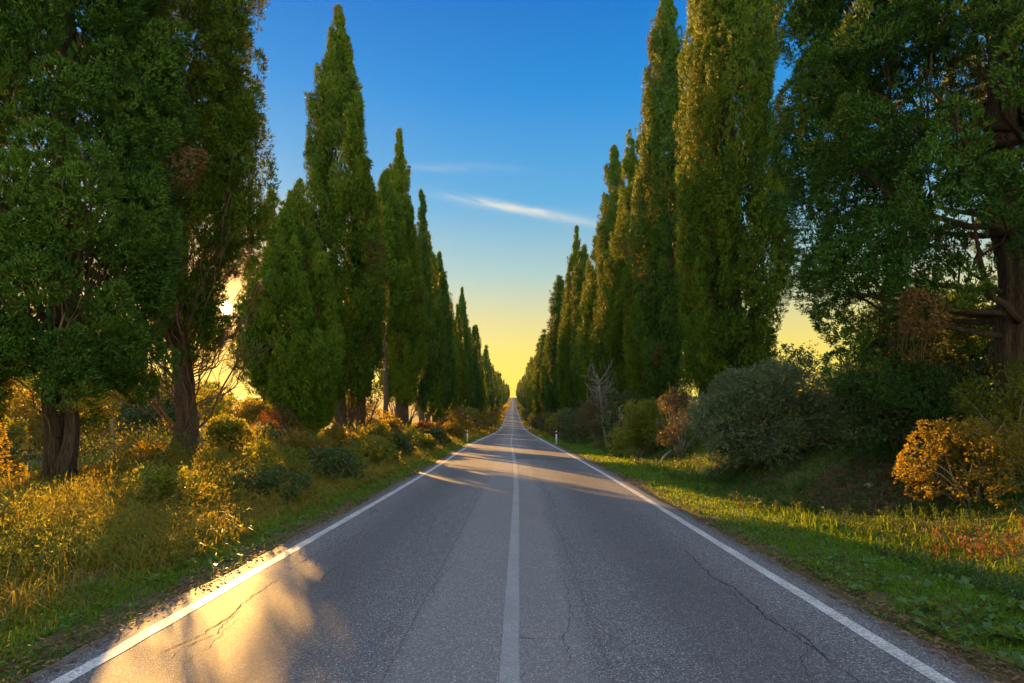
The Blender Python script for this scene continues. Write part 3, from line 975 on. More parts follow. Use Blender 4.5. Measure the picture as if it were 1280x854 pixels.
# ------------------------------------------------------------------ shrubs and broad-leaved trees
def shrub(name, x, d, rx, ry, h, mat, label, cat, seed, group=None, leaf=(0.07, 0.035), n_l=14, tuft_n=90, k=4, stems=6,
          stem_mat=None, z_base=0.0, stem_r=0.018, spread=0.8, lump=0.42, top_flat=0.0, trunk=None, sink=0.03):
    rng = np.random.default_rng(seed)
    root = thing(name, (x, d, gz(x, d) - sink), label, cat, group)
    ph = rng.random(n_l) * 2 * np.pi
    q = np.sqrt(rng.random(n_l))
    el_ = rng.random(n_l)
    zt = z_base + (h - z_base) * (0.12 + 0.75 * el_)
    shr = np.sqrt(np.clip(1 - (np.clip(el_ - 0.25, 0, 1) / 0.85) ** 2, 0.05, 1))
    C = np.stack([rx * 0.78 * q * shr * np.cos(ph), ry * 0.78 * q * shr * np.sin(ph), zt], -1)
    A = np.stack([np.cos(ph) * q, np.sin(ph) * q, np.full(n_l, 0.75)], -1) + rng.normal(size=(n_l, 3)) * 0.2
    m_ = (rx + ry) * 0.5
    Ln = lump * 1.5 * np.minimum(m_, h) * rng.uniform(0.7, 1.3, n_l)
    Wd = lump * np.minimum(m_, h) * rng.uniform(0.7, 1.3, n_l)
    C -= unit(A) * (Ln * 0.45)[:, None]
    C[:, 2] = np.maximum(C[:, 2], 0.03)
    V, F, T = plume_leaves(C, A, Ln, Wd, tuft_n, k, leaf[0], leaf[1], rng, spread, round_=True, hollow=0.35)
    lowz = V[:, 2].reshape(-1, 4).min(1)
    ok = lowz > -0.05
    F2 = F[ok]
    mesh_np('foliage' if not trunk else 'crown', V, F2, None, mat, root, tint=T[ok])
    tb = []
    for i in range(min(stems, n_l)):
        e = C[i] + unit(A[i:i + 1])[0] * Ln[i] * (0.8 + 0.8 * rng.random() ** 2)
        b_ = np.array([rng.normal() * 0.08 * rx, rng.normal() * 0.08 * ry, -0.1]) if not trunk else np.array([0, 0, trunk[0]])
        tb.append(tube(wander(b_, e, 7, 0.05 * m_ * 0.5, rng, 0.1 * h), np.linspace(stem_r * rng.uniform(0.7, 1.3), 0.004, 7), 5))
    if trunk:
        tb.append(tube(wander((0, 0, -0.2), (rng.normal() * 0.2, rng.normal() * 0.2, trunk[0] + 0.2), 7, 0.03, rng), np.linspace(trunk[1] * 1.3, trunk[1] * 0.6, 7), 9, rng, 0.08))
    if tb:
        tubes_obj('trunk' if trunk else 'stem', tb, stem_mat or (M_BARK if trunk else M_TWIG), root)
    return root


G_LV = 'shrubs on the left verge'
G_RV = 'shrubs on the right bank'
# right bank
shrub('shrub', 6.95, 16.3, 2.1, 1.9, 2.9, M_GREY, 'large rounded grey-green bush on the right bank', 'bush', 201, G_RV, (0.085, 0.024), 56, 260, 6, 26, M_PALE, lump=0.30, stem_r=0.02, spread=0.6)
shrub('shrub', 9.3, 15.4, 1.6, 1.6, 2.3, M_GREY, 'dull grey-green bush joining the right side of the large grey-green one', 'bush', 202, G_RV, (0.085, 0.026), 30, 220, 6, 12, M_PALE, lump=0.34)
shrub('shrub', 9.0, 13.2, 1.9, 1.7, 2.7, M_DARK, 'dark green ivy-like bush under the massive right tree', 'bush', 203, G_RV, (0.075, 0.055), 34, 170, 4, 8, lump=0.34)
shrub('shrub', 11.2, 13.6, 1.9, 1.8, 3.2, M_DARK, 'taller dark bush behind the massive right tree trunk', 'bush', 204, G_RV, (0.08, 0.06), 30, 150, 4, 6, lump=0.34)
shrub('shrub', 7.0, 8.7, 1.15, 1.1, 1.35, M_GOLD, 'golden-orange bush at the right edge, sunlit, below the massive tree', 'bush', 205, G_RV, (0.048, 0.022), 50, 70, 7, 22, lump=0.24)
shrub('shrub', 8.3, 9.3, 1.2, 1.1, 1.6, M_SHRUB, 'green bush cut by the right frame edge beside the golden-orange one', 'bush', 206, G_RV, (0.06, 0.035), 24, 90, 4, 10, lump=0.36)
shrub('shrub', 6.5, 22.6, 1.05, 1.2, 2.9, M_BROWN, 'brown half-bare bush left of the large grey-green one', 'bush', 207, G_RV, (0.06, 0.03), 26, 85, 4, 26, M_TWIG, lump=0.34, stem_r=0.022)
shrub('shrub', 5.75, 27.2, 1.75, 1.7, 2.75, M_SHRUB, 'bright yellow-green bush with sunlit leaf clumps on the right verge', 'bush', 208, G_RV, (0.11, 0.055), 34, 85, 4, 8, lump=0.36)
shrub('shrub', 6.3, 33.5, 1.6, 1.7, 3.4, M_DARK, 'dark green bush behind the yellow-green one on the right', 'bush', 209, G_RV, (0.11, 0.06), 26, 75, 4, 8, lump=0.38)
shrub('shrub', 5.4, 38.5, 1.6, 2.0, 3.8, M_BROWN, 'reddish brown thicket below the small bare tree', 'bush', 210, G_RV, (0.10, 0.045), 30, 80, 4, 20, M_TWIG, lump=0.36)
shrub('shrub', 5.0, 45.0, 1.5, 2.0, 3.0, M_DARK, 'dark thicket just past the right reflector post', 'bush', 211, G_RV, (0.13, 0.06), 24, 70, 4, 8, lump=0.38)
for i, d in enumerate((53, 61, 70, 80, 92, 106, 122, 140, 162, 186, 214, 246)):
    g = np.random.default_rng(300 + i)
    x = float(cx(d)) + 5.9 + g.normal() * 0.4
    shrub('shrub', x, d, 1.5 + 0.004 * d, 2.6, 2.4 + g.random() * 0.9, (M_DARK, M_BROWN, M_SHRUB)[i % 3],
          ('dark thicket', 'brown scrub', 'olive green scrub')[i % 3] + (' under the right cypresses, %s past the reflector post' % ['second', 'third', 'fourth', 'fifth', 'sixth'][i] if i < 5 else ' below the far right cypresses'),
          'bush', 330 + i, G_RV, (0.16 + 0.0012 * d, 0.08 + 0.0006 * d), 18, 55 if d < 100 else 36, 3, 0, lump=0.42)

# left side
shrub('shrub', -8.9, 17.6, 0.95, 1.0, 1.3, M_SHRUB, 'bright yellow-green leafy bush right of the open cypress trunk', 'bush', 221, G_LV, (0.085, 0.05), 30, 90, 4, 10, lump=0.36)
shrub('shrub', -8.2, 19.4, 0.8, 0.9, 1.0, M_DARK, 'small dark green bush beneath the yellow-green leafy one', 'bush', 222, G_LV, (0.07, 0.04), 16, 80, 4, 5, lump=0.4)
shrub('shrub', -9.2, 22.2, 1.1, 1.1, 1.7, M_RUST, 'rusty orange brush at the foot of the short bushy cypress', 'bush', 223, G_LV, (0.07, 0.03), 22, 80, 4, 22, lump=0.38)
shrub('shrub', -9.9, 10.1, 0.9, 0.9, 1.2, M_GOLD, 'golden brush beside the double stem of the huge left cypress', 'bush', 224, G_LV, (0.05, 0.028), 18, 80, 4, 12, lump=0.4)
shrub('shrub', -8.1, 12.7, 0.55, 0.55, 0.75, M_GOLD, 'low golden weeds between the first two left trunks', 'bush', 225, G_LV, (0.05, 0.028), 12, 60, 4, 8, lump=0.42)
lv = [(-5.9, 9.4, 0.8, 0.7, M_SHRUB, 'low green weeds on the left slope nearest the camera'),
      (-5.0, 11.6, 0.9, 0.55, M_DARK, 'low dark shrub nearest the camera on the left verge'),
      (-5.9, 13.6, 1.0, 0.9, M_SHRUB, 'pale green shrub behind the nearest dark verge shrub'),
      (-4.9, 15.4, 1.0, 0.8, M_DARK, 'second low dark shrub along the left verge'),
      (-6.6, 17.6, 1.0, 0.9, M_GOLD, 'golden weeds up the slope from the second dark verge shrub'),
      (-5.0, 19.8, 1.1, 0.9, M_SHRUB, 'green verge shrub beside the road opposite the yellow-green right bush'),
      (-7.4, 23.0, 1.1, 0.9, M_GOLD, 'golden weeds in front of the short bushy cypress trunk'),
      (-5.2, 24.6, 1.2, 0.95, M_DARK, 'third dark shrub along the left verge'),
      (-7.0, 28.5, 1.2, 1.0, M_SHRUB, 'yellow-lit shrub below the tallest left cypress'),
      (-5.3, 30.2, 1.2, 0.9, M_SHRUB, 'green shrub by the left road edge before the pale plate'),
      (-7.6, 33.2, 1.3, 1.1, M_GOLD, 'golden weeds at the start of the wide gap in the left row'),
      (-8.6, 37.5, 1.4, 1.7, M_GOLD, 'tall golden brush filling the wide gap in the left row'),
      (-5.5, 36.5, 1.3, 1.0, M_DARK, 'dark shrub just beyond the pale plate'),
      (-6.6, 42.0, 1.4, 1.2, M_RUST, 'orange shrub left of the left reflector post'),
      (-5.6, 50.0, 1.5, 1.3, M_GOLD, 'golden shrub just past the left reflector post'),
      (-6.9, 56.0, 1.6, 1.5, M_RUST, 'rusty shrub behind the golden shrub past the left post')]
for i, (x, d, r, h, mt, lab) in enumerate(lv):
    lf = 0.045 + 0.0022 * d
    shrub('shrub', x, d, r, r * 1.2, h, mt, lab, 'bush', 240 + i, G_LV, (lf, lf * 0.5), 16, 80, 4, 5, lump=0.42)
for i, d in enumerate((64, 72, 81, 92, 104, 118, 134, 152, 172, 196, 224, 256)):
    g = np.random.default_rng(400 + i)
    x = float(cx(d)) - 6.0 + g.normal() * 0.5
    shrub('shrub', x, d, 1.6 + 0.006 * d, 2.8, 1.9 + g.random() * 0.9 + d * 0.006, (M_GOLD, M_BROWN, M_SHRUB, M_RUST)[i % 4],
          ('golden', 'brown', 'olive green', 'rust coloured')[i % 4] + (' scrub left of the road, %s past the left reflector post' % ['third', 'fourth', 'fifth', 'sixth', 'seventh'][i] if i < 5 else ' scrub below the far left cypresses'),
          'bush', 430 + i, G_LV, (0.16 + 0.0012 * d, 0.08 + 0.0006 * d), 18, 55 if d < 100 else 36, 3, 0, lump=0.42)

# field trees behind the rows
G_FT = 'field trees behind the cypress rows'
ft = [(-15.5, 25.0, 1.5, 2.7, M_DARK, 'small dark round tree behind the wire fence'),
      (-19.5, 28.5, 2.2, 3.7, M_SHRUB, 'leafy tree behind the fence between the first two left trunks'),
      (-22.5, 25.0, 2.4, 4.6, M_SHRUB, 'green leafed tree behind the huge left cypress'),
      (-17.0, 37.0, 1.8, 2.2, M_GOLD, 'golden leafed tree under the setting sun'),
      (-22.0, 40.0, 2.2, 3.4, M_SHRUB, 'green field tree beyond the golden one on the left'),
      (-28.0, 35.0, 2.8, 5.2, M_SHRUB, 'broad field tree far behind the left edge cypress'),
      (-14.2, 46.0, 2.0, 3.2, M_SHRUB, 'field tree seen between the short and tallest left cypresses'),
      (-17.0, 62.0, 2.4, 3.6, M_GOLD, 'golden field tree seen through the wide gap in the left row'),
      (-21.0, 18.5, 2.2, 4.4, M_SHRUB, 'green field tree behind the left edge of the huge left cypress'),
      (16.5, 24.0, 2.8, 7.0, M_SHRUB, 'olive coloured tree behind the right bank bushes'),
      (13.6, 19.0, 2.2, 5.4, M_SHRUB, 'smaller olive coloured tree right of the grey-green bush'),
      (20.0, 21.0, 2.6, 4.6, M_DARK, 'dark field tree behind the massive right tree'),
      (17.0, 36.0, 2.8, 6.0, M_DARK, 'dark field tree far behind the full green column'),
      (20.5, 31.0, 2.8, 6.0, M_SHRUB, 'tall olive coloured tree far behind the right bank bushes'),
      (15.5, 15.0, 2.4, 5.0, M_DARK, 'dark tree close behind the trunk of the massive right tree')]
for i, (x, d, r, h, mt, lab) in enumerate(ft):
    shrub('field_tree', x, d, r, r, h, mt, lab, 'tree', 460 + i, G_FT, (0.15, 0.08), 30, 60, 4, 8, trunk=(1.2, 0.16), z_base=1.0, lump=0.34, stem_r=0.05)
far_ft = shrub('field_tree', -38, 70, 4.2, 4.2, 5.6, M_SHRUB, 'distant round tree at the far edge of the left field', 'tree', 490, 'distant trees at the edge of the fields', (0.4, 0.22), 34, 40, 3, 6, trunk=(1.6, 0.3), z_base=1.6, lump=0.34)
g = np.random.default_rng(77)
for i in range(26):
    sd_ = -1 if i % 2 == 0 else 1
    x = sd_ * g.uniform(22, 95); d = g.uniform(70, 150)
    if sd_ < 0:
        x = -g.uniform(26, 90); d = g.uniform(75, 140)
    s_ = g.uniform(0.8, 1.25)
    dup(far_ft, (x, d, gz(x, d) - 0.05), g.uniform(0, 6.28), 'distant round tree at the far edge of the ' + ('left field' if sd_ < 0 else 'right field'), 'distant trees at the edge of the fields', (s_, s_, s_))

for i, (x, d, r, h, mt, lab) in enumerate(((-17.6, 20.6, 1.4, 1.7, M_SHRUB, 'leafy bush in the field beyond the wire fence, left of the rough post'),
                                         (-15.8, 18.4, 1.6, 2.2, M_GOLD, 'golden green bush beyond the fence behind the huge left cypress'),
                                         (-13.4, 21.4, 1.5, 2.1, M_DARK, 'dark bush beyond the fence behind the rough post'),
                                         (-12.6, 26.0, 1.2, 0.9, M_GOLD, 'golden bush beyond the fence behind the open cypress'),
                                         (-16.6, 22.5, 1.8, 2.3, M_GOLD, 'broad golden bush in the field behind the first two left trunks'),
                                         (-12.6, 13.0, 1.2, 1.3, M_SHRUB, 'yellow-green brush beyond the fence at the left frame edge'))):
    shrub('shrub', x, d, r, r * 1.2, h, mt, lab, 'bush', 520 + i, 'bushes in the field behind the fence', (0.10, 0.055), 26, 75, 4, 10, lump=0.34)

# small bare tree on the right
rng = np.random.default_rng(91)
root = thing('bare_tree', (5.7, 35.2, gz(5.7, 35.2)), 'small pale bare tree with twiggy top rising from the right verge bushes', 'tree')
tr = wander((0, 0, -0.2), (-0.6, 0, 3.9), 9, 0.06, rng)
tubes_obj('trunk', [tube(tr, np.linspace(0.11, 0.06, 9), 7)], M_PALE, root)
tb = []
for i in range(26):
    j = rng.integers(5, 9)
    a = rng.random() * 6.28
    e = tr[j] + np.array([math.cos(a) * rng.uniform(0.5, 1.3), math.sin(a) * 0.9, rng.uniform(0.3, 1.7)])
    p = wander(tr[j], e, 7, 0.07, rng)
    tb.append(tube(p, np.linspace(0.035, 0.010, 7), 5))
    for q in range(5):
        jj = rng.integers(2, 7)
        e2 = p[jj] + rng.normal(size=3) * 0.32 + np.array([0, 0, 0.2])
        tb.append(tube(wander(p[jj], e2, 4, 0.03, rng), np.linspace(0.014, 0.006, 4), 4))
tubes_obj('branches', tb, M_PALE, root)

# drooping dead twigs hanging from the massive right tree
rng = np.random.default_rng(92)
root = thing('dead_branch', (6.9, 9.9, 3.5), 'rust coloured dead twigs hanging from a limb of the massive right tree', 'branch')
tb = []
for i in range(9):
    p0 = np.array([rng.uniform(-0.3, 0.5), rng.uniform(-0.2, 0.2), rng.uniform(-0.1, 0.15)])
    p1 = p0 + np.array([rng.normal() * 0.12, rng.normal() * 0.1, -rng.uniform(0.3, 0.85)])
    tb.append(tube(wander(p0, p1, 6, 0.02, rng), np.linspace(0.007, 0.003, 6), 4))
tubes_obj('twig', tb, M_LIMB, root)
P = np.array([[rng.uniform(-0.3, 0.5), rng.uniform(-0.2, 0.2), -rng.uniform(0.05, 0.8)] for _ in range(500)])
D = np.tile(np.array([[0, 0, -1.0]]), (500, 1)) + rng.normal(size=(500, 3)) * 0.5
V, F = rhombi(P, D, rng.uniform(0.04, 0.09, 500), rng.uniform(0.012, 0.02, 500), rng)
mesh_np('leaves', V, F, None, M_RUST, root, tint=rng.random(500))

# ------------------------------------------------------------------ fence behind the left row
rng = np.random.default_rng(95)
fx = -10.45
fence = thing('wire_fence', (fx, 14.7, gz(fx, 14.7)), 'low wire mesh fence on rough wooden posts behind the first left trunks', 'fence')
fz = lambda d: gz(fx, d) - fence.location[2]
for d in (10.4, 14.7, 18.9, 23.1):
    t_ = [tube([(0, d - 14.7, fz(d) - 0.4), (0.01, d - 14.7, fz(d) + 0.5), (0.02, d - 14.7, fz(d) + 1.22)], [0.065, 0.06, 0.052], 9, rng, 0.06)]
    tubes_obj('post', t_, M_WOOD, fence)
tb = []
y = 9.0
cell = 0.11
hh = 0.95
nrow = int(hh / cell)
for d0 in np.arange(9.0, 24.2, cell * 1.0):
    # zigzag vertical wires make the hexagon mesh
    pts = []
    for r_ in range(nrow + 1):
        off = cell * 0.32 * (1 if (r_ // 1) % 2 == 0 else -1) * (1 if int(round((d0 - 9) / cell)) % 2 == 0 else -1)
        pts.append((0.075, d0 - 14.7 + off, fz(d0) + 0.04 + r_ * cell))
    tb.append(tube(pts, np.full(len(pts), 0.0028), 3, cap=False))
for zz in (0.04, 0.52, 1.0):
    dl = np.arange(9.0, 24.3, 0.6)
    tb.append(tube([(0.078, d - 14.7, fz(d) + zz + 0.01 * math.sin(d * 3)) for d in dl], np.full(len(dl), 0.004), 4, cap=False))
tubes_obj('wire_mesh', tb, M_WIRE, fence)


# ------------------------------------------------------------------ roadside furniture and small things
def delineator(x, d, label, rmat, hgt=1.0):
    root = thing('reflector_post', (x, d, gz(x, d)), label, 'road post', 'reflector posts beside the road')

    def prism(z0, z1, grow=0.0, slant=0.0):
        # rounded-front section, slightly tapered to the top
        sec = [(-0.06, 0.035), (-0.06, -0.01), (-0.042, -0.036), (0, -0.048), (0.042, -0.036), (0.06, -0.01), (0.06, 0.035)]
        Vv = []
        for z_ in (z0, z1):
            k_ = (1.0 - 0.12 * z_ / hgt)
            for a_, b_ in sec:
                Vv.append(((a_ + math.copysign(grow, a_)) * k_, (b_ + math.copysign(grow, b_)) * k_, z_ + (slant * a_ if z_ == z1 and z1 >= hgt * 0.99 else 0)))
        n_ = len(sec)
        Fq = [(i, (i + 1) % n_, n_ + (i + 1) % n_, n_ + i) for i in range(n_)]
        ft_ = [(n_, n_ + i, n_ + i + 1) for i in range(1, n_ - 1)] + [(0, i + 1, i) for i in range(1, n_ - 1)]
        return np.array(Vv), np.array(Fq), np.array(ft_)
    V, Fq, Ft = prism(-0.25, hgt, 0, 0.35)
    mesh_np('post', V, Fq, Ft, M_WHITE, root)
    V, Fq, Ft = prism(hgt * 0.76, hgt * 0.955, 0.0035)
    mesh_np('band', V, Fq, Ft, M_BLACK, root)
    V = np.array([(-0.022, -0.0525, 0), (0.022, -0.0525, 0), (0.022, -0.0525, 0.14), (-0.022, -0.0525, 0.14),
                  (-0.022, -0.040, 0), (0.022, -0.040, 0), (0.022, -0.040, 0.14), (-0.022, -0.040, 0.14)], float)
    V[:, 2] += hgt * 0.79
    Fq = np.array([(0, 1, 2, 3), (5, 4, 7, 6), (0, 4, 5, 1), (1, 5, 6, 2), (2, 6, 7, 3), (3, 7, 4, 0)])
    mesh_np('reflector', V, Fq, None, rmat, root)
    return root


delineator(-4.0, 46.0, 'white reflector post on the left verge where the road narrows', M_WHITE)
delineator(2.96, 42.6, 'white reflector post with a red reflector on the right verge', M_RED)
delineator(-4.75, 116.0, 'small distant white reflector post on the left, in the dip of the road', M_WHITE)
delineator(2.85, 116.0, 'small distant white reflector post on the right, in the dip of the road', M_RED)
delineator(-6.6, 214.0, 'tiny far white post on the left where the road climbs', M_WHITE)

root = thing('marker_plate', (-5.85, 39.5, gz(-5.85, 39.5)), 'small pale blank plate low among the weeds of the left verge', 'sign')
tubes_obj('post', [tube([(0, 0, -0.2), (0, 0, 0.35), (0, 0, 0.74)], [0.025, 0.025, 0.025], 8)], M_WIRE, root)
V = np.array([(-.2, -.045, .42), (.2, -.045, .42), (.2, -.045, .76), (-.2, -.045, .76), (-.2, -.028, .42), (.2, -.028, .42), (.2, -.028, .76), (-.2, -.028, .76)])
mesh_np('plate', V, np.array([(0, 1, 2, 3), (5, 4, 7, 6), (0, 4, 5, 1), (1, 5, 6, 2), (2, 6, 7, 3), (3, 7, 4, 0)]), None, M_GREYP, root)


def rock(x, d, r, label, seed):
    rng = np.random.default_rng(seed)
    nu, nv = 14, 9
    Vv = []
    for j in range(nv):
        th = math.pi * j / (nv - 1)
        for i in range(nu):
            ph = 2 * math.pi * i / nu
            q = r * (1 + 0.18 * math.sin(ph * 2 + seed) * math.sin(th * 2) + rng.normal() * 0.035)
            Vv.append((q * math.sin(th) * math.cos(ph) * 1.2, q * math.sin(th) * math.sin(ph), q * math.cos(th) * 0.75))
    Fq = [(j * nu + i, (j + 1) * nu + i, (j + 1) * nu + (i + 1) % nu, j * nu + (i + 1) % nu) for j in range(nv - 1) for i in range(nu)]
    o_ = mesh_np('stone', Vv, np.array(Fq), None, M_STONE)
    o_.location = (x, d, gz(x, d) + r * 0.35)
    return tag(o_, label, 'stone')


rock(6.95, 11.2, 0.075, 'pale stone lying on the bare brown bank at the right', 3)
rock(7.6, 11.9, 0.04, 'smaller stone further up the bare brown bank', 4)

rng = np.random.default_rng(97)
o_ = tubes_obj('fallen_branch', [tube(wander((0, 0, 0.05), (0.75, 0.5, 0.62), 7, 0.03, rng), np.linspace(0.055, 0.035, 7), 7, rng, 0.08)], M_TWIG)
o_.location = (5.5, 22.3, gz(5.5, 22.3))
tag(o_, 'broken branch propped on the right verge left of the grey-green bush', 'branch')

root = thing('wildflower', (3.75, 9.6, gz(3.75, 9.6)), 'lone orange wildflower on the right verge grass', 'flower')
tubes_obj('stem', [tube(wander((0, 0, -0.05), (0.02, 0, 0.30), 5, 0.004, rng), np.full(5, 0.004), 5),
                   tube(wander((0.03, 0, -0.05), (0.10, 0, 0.20), 5, 0.004, rng), np.full(5, 0.004), 5)], M_TWIG, root)
P = np.tile(np.array([[0.02, 0, 0.29]]), (26, 1)) + rng.normal(size=(26, 3)) * 0.012
V, F = rhombi(P, rng.normal(size=(26, 3)) + np.array([[0, 0, 0.8]]), np.full(26, 0.055), np.full(26, 0.03), rng)
mesh_np('petals', V, F, None, M_PETAL, root, tint=rng.random(26))


# ------------------------------------------------------------------ grass, weeds, litter (what nobody could count)
def blades(name, s, d, h, w, tint, mat, rng, lean=0.5, droop=0.35):
    n = len(s)
    x = s + cx(d)
    z = ground_s(s, d) - 0.01
    P = np.stack([x, d, z], -1)
    a = rng.random(n) * 2 * np.pi
    Dh = np.stack([np.cos(a), np.sin(a), np.zeros(n)], -1)
    b_ = rng.random(n) * 2 * np.pi
    Sd = np.stack([np.cos(b_), np.sin(b_), np.zeros(n)], -1) * (w * 0.5)[:, None]
    le = (np.abs(rng.normal(size=n)) * lean)[:, None]
    up = np.array([[0, 0, 1.0]])
    M1 = P + (up * 0.55 + Dh * le * 0.22) * h[:, None]
    Tp = P + (up * (1 - droop * le) + Dh * le * 0.85) * h[:, None]
    V = np.empty((n, 5, 3))
    V[:, 0] = P - Sd; V[:, 1] = P + Sd; V[:, 2] = M1 + Sd * 0.8; V[:, 3] = M1 - Sd * 0.8; V[:, 4] = Tp
    i = np.arange(n)[:, None] * 5
    Q = i + np.array([[0, 1, 2, 3]]); T3 = i + np.array([[3, 2, 4]])
    tt = np.clip(np.concatenate([tint, tint]), 0, 1)
    o_ = mesh_np(name, V.reshape(-1, 3), Q, T3, mat, tint=tt)
    return o_


def log_d(n, d0, d1, rng):
    return np.exp(rng.uniform(math.log(d0), math.log(d1), n))


rng = np.random.default_rng(1001)
# short green verge grass both sides
n = 105000
d = log_d(n, 2.2, 75, rng)
s = np.where(rng.random(n) < 0.33, -3.28 - rng.random(n) ** 1.3 * 1.1, 3.10 + rng.random(n) ** 0.9 * 2.9)
edge = np.where(s < 0, -3.3 - s, s - 3.1)
pt = vnoise(s, d, 31, 1.3) + vnoise(s, d, 32, 4.0) * 0.7
ok = (edge > 0.22 + pt * 0.55) | (rng.random(n) < 0.06)
s, d, pt = s[ok], d[ok], pt[ok]
h = (0.025 + 0.055 * rng.random(len(s)) ** 1.5 + 0.05 * (pt + 0.5)) * (1 + 0.012 * d)
w = (0.0042 + 0.0011 * d) * rng.uniform(0.7, 1.3, len(s))
tag(blades('verge_grass', s, d, h, w, 0.45 + pt * 0.7 + rng.normal(size=len(s)) * 0.18, M_GRASS, rng, 1.1), 'short green grass along both edges of the road', 'grass', kind='stuff')

# tall unmown grass on the left slope, in clumps
nc = 5200
dc = log_d(nc, 2.3, 75, rng); scn = -3.85 - rng.random(nc) ** 0.85 * 5.6
per = 17
d = np.repeat(dc, per) + rng.normal(size=nc * per) * np.repeat(0.03 + 0.012 * dc, per)
s = np.repeat(scn, per) + rng.normal(size=nc * per) * np.repeat(0.03 + 0.012 * dc, per)
ht = np.repeat(0.14 + 0.30 * rng.random(nc) ** 1.5, per)
s = np.minimum(s, -3.45)
ht = ht * np.clip((-3.3 - s) / 1.2, 0.25, 1)
h = ht * rng.uniform(0.5, 1.25, nc * per)
w = (0.0045 + 0.0011 * d) * rng.uniform(0.7, 1.4, nc * per)
patch = vnoise(s, d, 41, 0.7)
tint = np.repeat(np.clip(0.35 + 0.35 * rng.normal(size=nc), 0, 1), per) * 0.75 + patch * 0.5 + rng.random(nc * per) * 0.25
tag(blades('tall_grass', s, d, h, w, tint, M_STRAW, rng, 1.5, 0.6), 'unmown straw and green grass on the left slope', 'grass', kind='stuff')

# grass of the field behind the left row
n = 26000
d = log_d(n, 7, 70, rng); s = -9.2 - rng.random(n) ** 1.4 * 22
pt = vnoise(s, d, 51, 0.5)
h = 0.10 + 0.16 * rng.random(n); w = (0.006 + 0.0012 * d)
tag(blades('field_grass', s, d, h, w, 0.45 + pt + rng.normal(size=n) * 0.15, M_GRASS, rng, 0.8), 'green field grass behind the left cypresses', 'grass', kind='stuff')

# rough grass of the right ditch and bank
nc = 4200
dc = log_d(nc, 2.6, 75, rng); scn = 4.7 + rng.random(nc) * 5.2
bare = (((scn - 7.2) / 1.3) ** 2 + ((dc - 11.2) / 1.9) ** 2 < 1)
dc, scn = dc[~bare], scn[~bare]; nc = len(dc)
per = 14
d = np.repeat(dc, per) + rng.normal(size=nc * per) * np.repeat(0.03 + 0.012 * dc, per)
s = np.repeat(scn, per) + rng.normal(size=nc * per) * np.repeat(0.03 + 0.012 * dc, per)
h = np.repeat(0.09 + 0.22 * rng.random(nc) ** 1.8, per) * rng.uniform(0.5, 1.2, nc * per)
w = (0.0045 + 0.0011 * d) * rng.uniform(0.7, 1.4, nc * per)
tint = np.repeat(np.clip(0.25 + 0.28 * rng.normal(size=nc), 0, 1), per) * 0.8 + rng.random(nc * per) * 0.2
tag(blades('rough_grass', s, d, h, w, tint, M_GRASS, rng, 1.3, 0.6), 'rough grass in the ditch and on the bank at the right', 'grass', kind='stuff')

# far verges
n = 26000
d = log_d(n, 70, 700, rng)
s = np.where(rng.random(n) < 0.5, -3.4 - rng.random(n) * 5, 3.3 + rng.random(n) * 4.5)
h = 0.25 + 0.35 * rng.random(n); w = 0.0016 * d
tag(blades('far_grass', s, d, h, w, 0.5 + vnoise(s, d, 61, 0.1) + rng.normal(size=n) * 0.2, M_STRAW, rng, 0.6), 'sunlit grass on the verges of the distant road', 'grass', kind='stuff')


def rosettes(name, s, d, rad, nl, mat, rng, label, lift=0.35, wide=0.55):
    n = len(s)
    x = s + cx(d); z = ground_s(s, d) + 0.01
    P = np.repeat(np.stack([x, d, z], -1), nl, axis=0)
    a = rng.random(n * nl) * 2 * np.pi
    D = np.stack([np.cos(a), np.sin(a), lift + rng.random(n * nl) * 0.9], -1)
    P = P + unit(D) * (np.repeat(rad, nl) * rng.uniform(0.1, 0.8, n * nl))[:, None]
    ll = np.repeat(rad, nl) * rng.uniform(0.5, 1.1, n * nl)
    Dn = unit(D)
    S = unit(np.cross(Dn, np.tile(np.array([[0, 0, 1.0]]), (n * nl, 1))) + rng.normal(size=(n * nl, 3)) * 0.25)
    V = np.empty((n * nl, 4, 3))
    V[:, 0] = P; V[:, 2] = P + (Dn - np.array([[0, 0, 0.35]])) * ll[:, None]
    mid = P + Dn * (ll * 0.5)[:, None]
    V[:, 1] = mid + S * (ll * wide * 0.5)[:, None]; V[:, 3] = mid - S * (ll * wide * 0.5)[:, None]
    T = np.clip(np.repeat(rng.random(n), nl) * 0.6 + rng.random(n * nl) * 0.4, 0, 1)
    return tag(mesh_np(name, V.reshape(-1, 3), np.arange(n * nl * 4).reshape(-1, 4), None, mat, tint=T), label, 'weeds', kind='stuff')


n = 2200
d = log_d(n, 2.4, 45, rng)
s = np.where(rng.random(n) < 0.45, -3.45 - rng.random(n) * 5.0, 3.35 + rng.random(n) ** 1.4 * 5.0)
rosettes('broadleaf_weeds', s, d, (0.045 + 0.05 * rng.random(n)) * (1 + 0.012 * d), 8, M_WEED, rng, 'broad-leaved weeds creeping over both verges')
n = 55
d = rng.uniform(3.2, 6.5, n); s = 3.35 + rng.random(n) ** 1.5 * 1.4
rosettes('dock_leaves', s, d, 0.09 + 0.07 * rng.random(n), 9, M_WEED, rng, 'large-leaved weeds at the near right road edge', 0.5, 0.6)



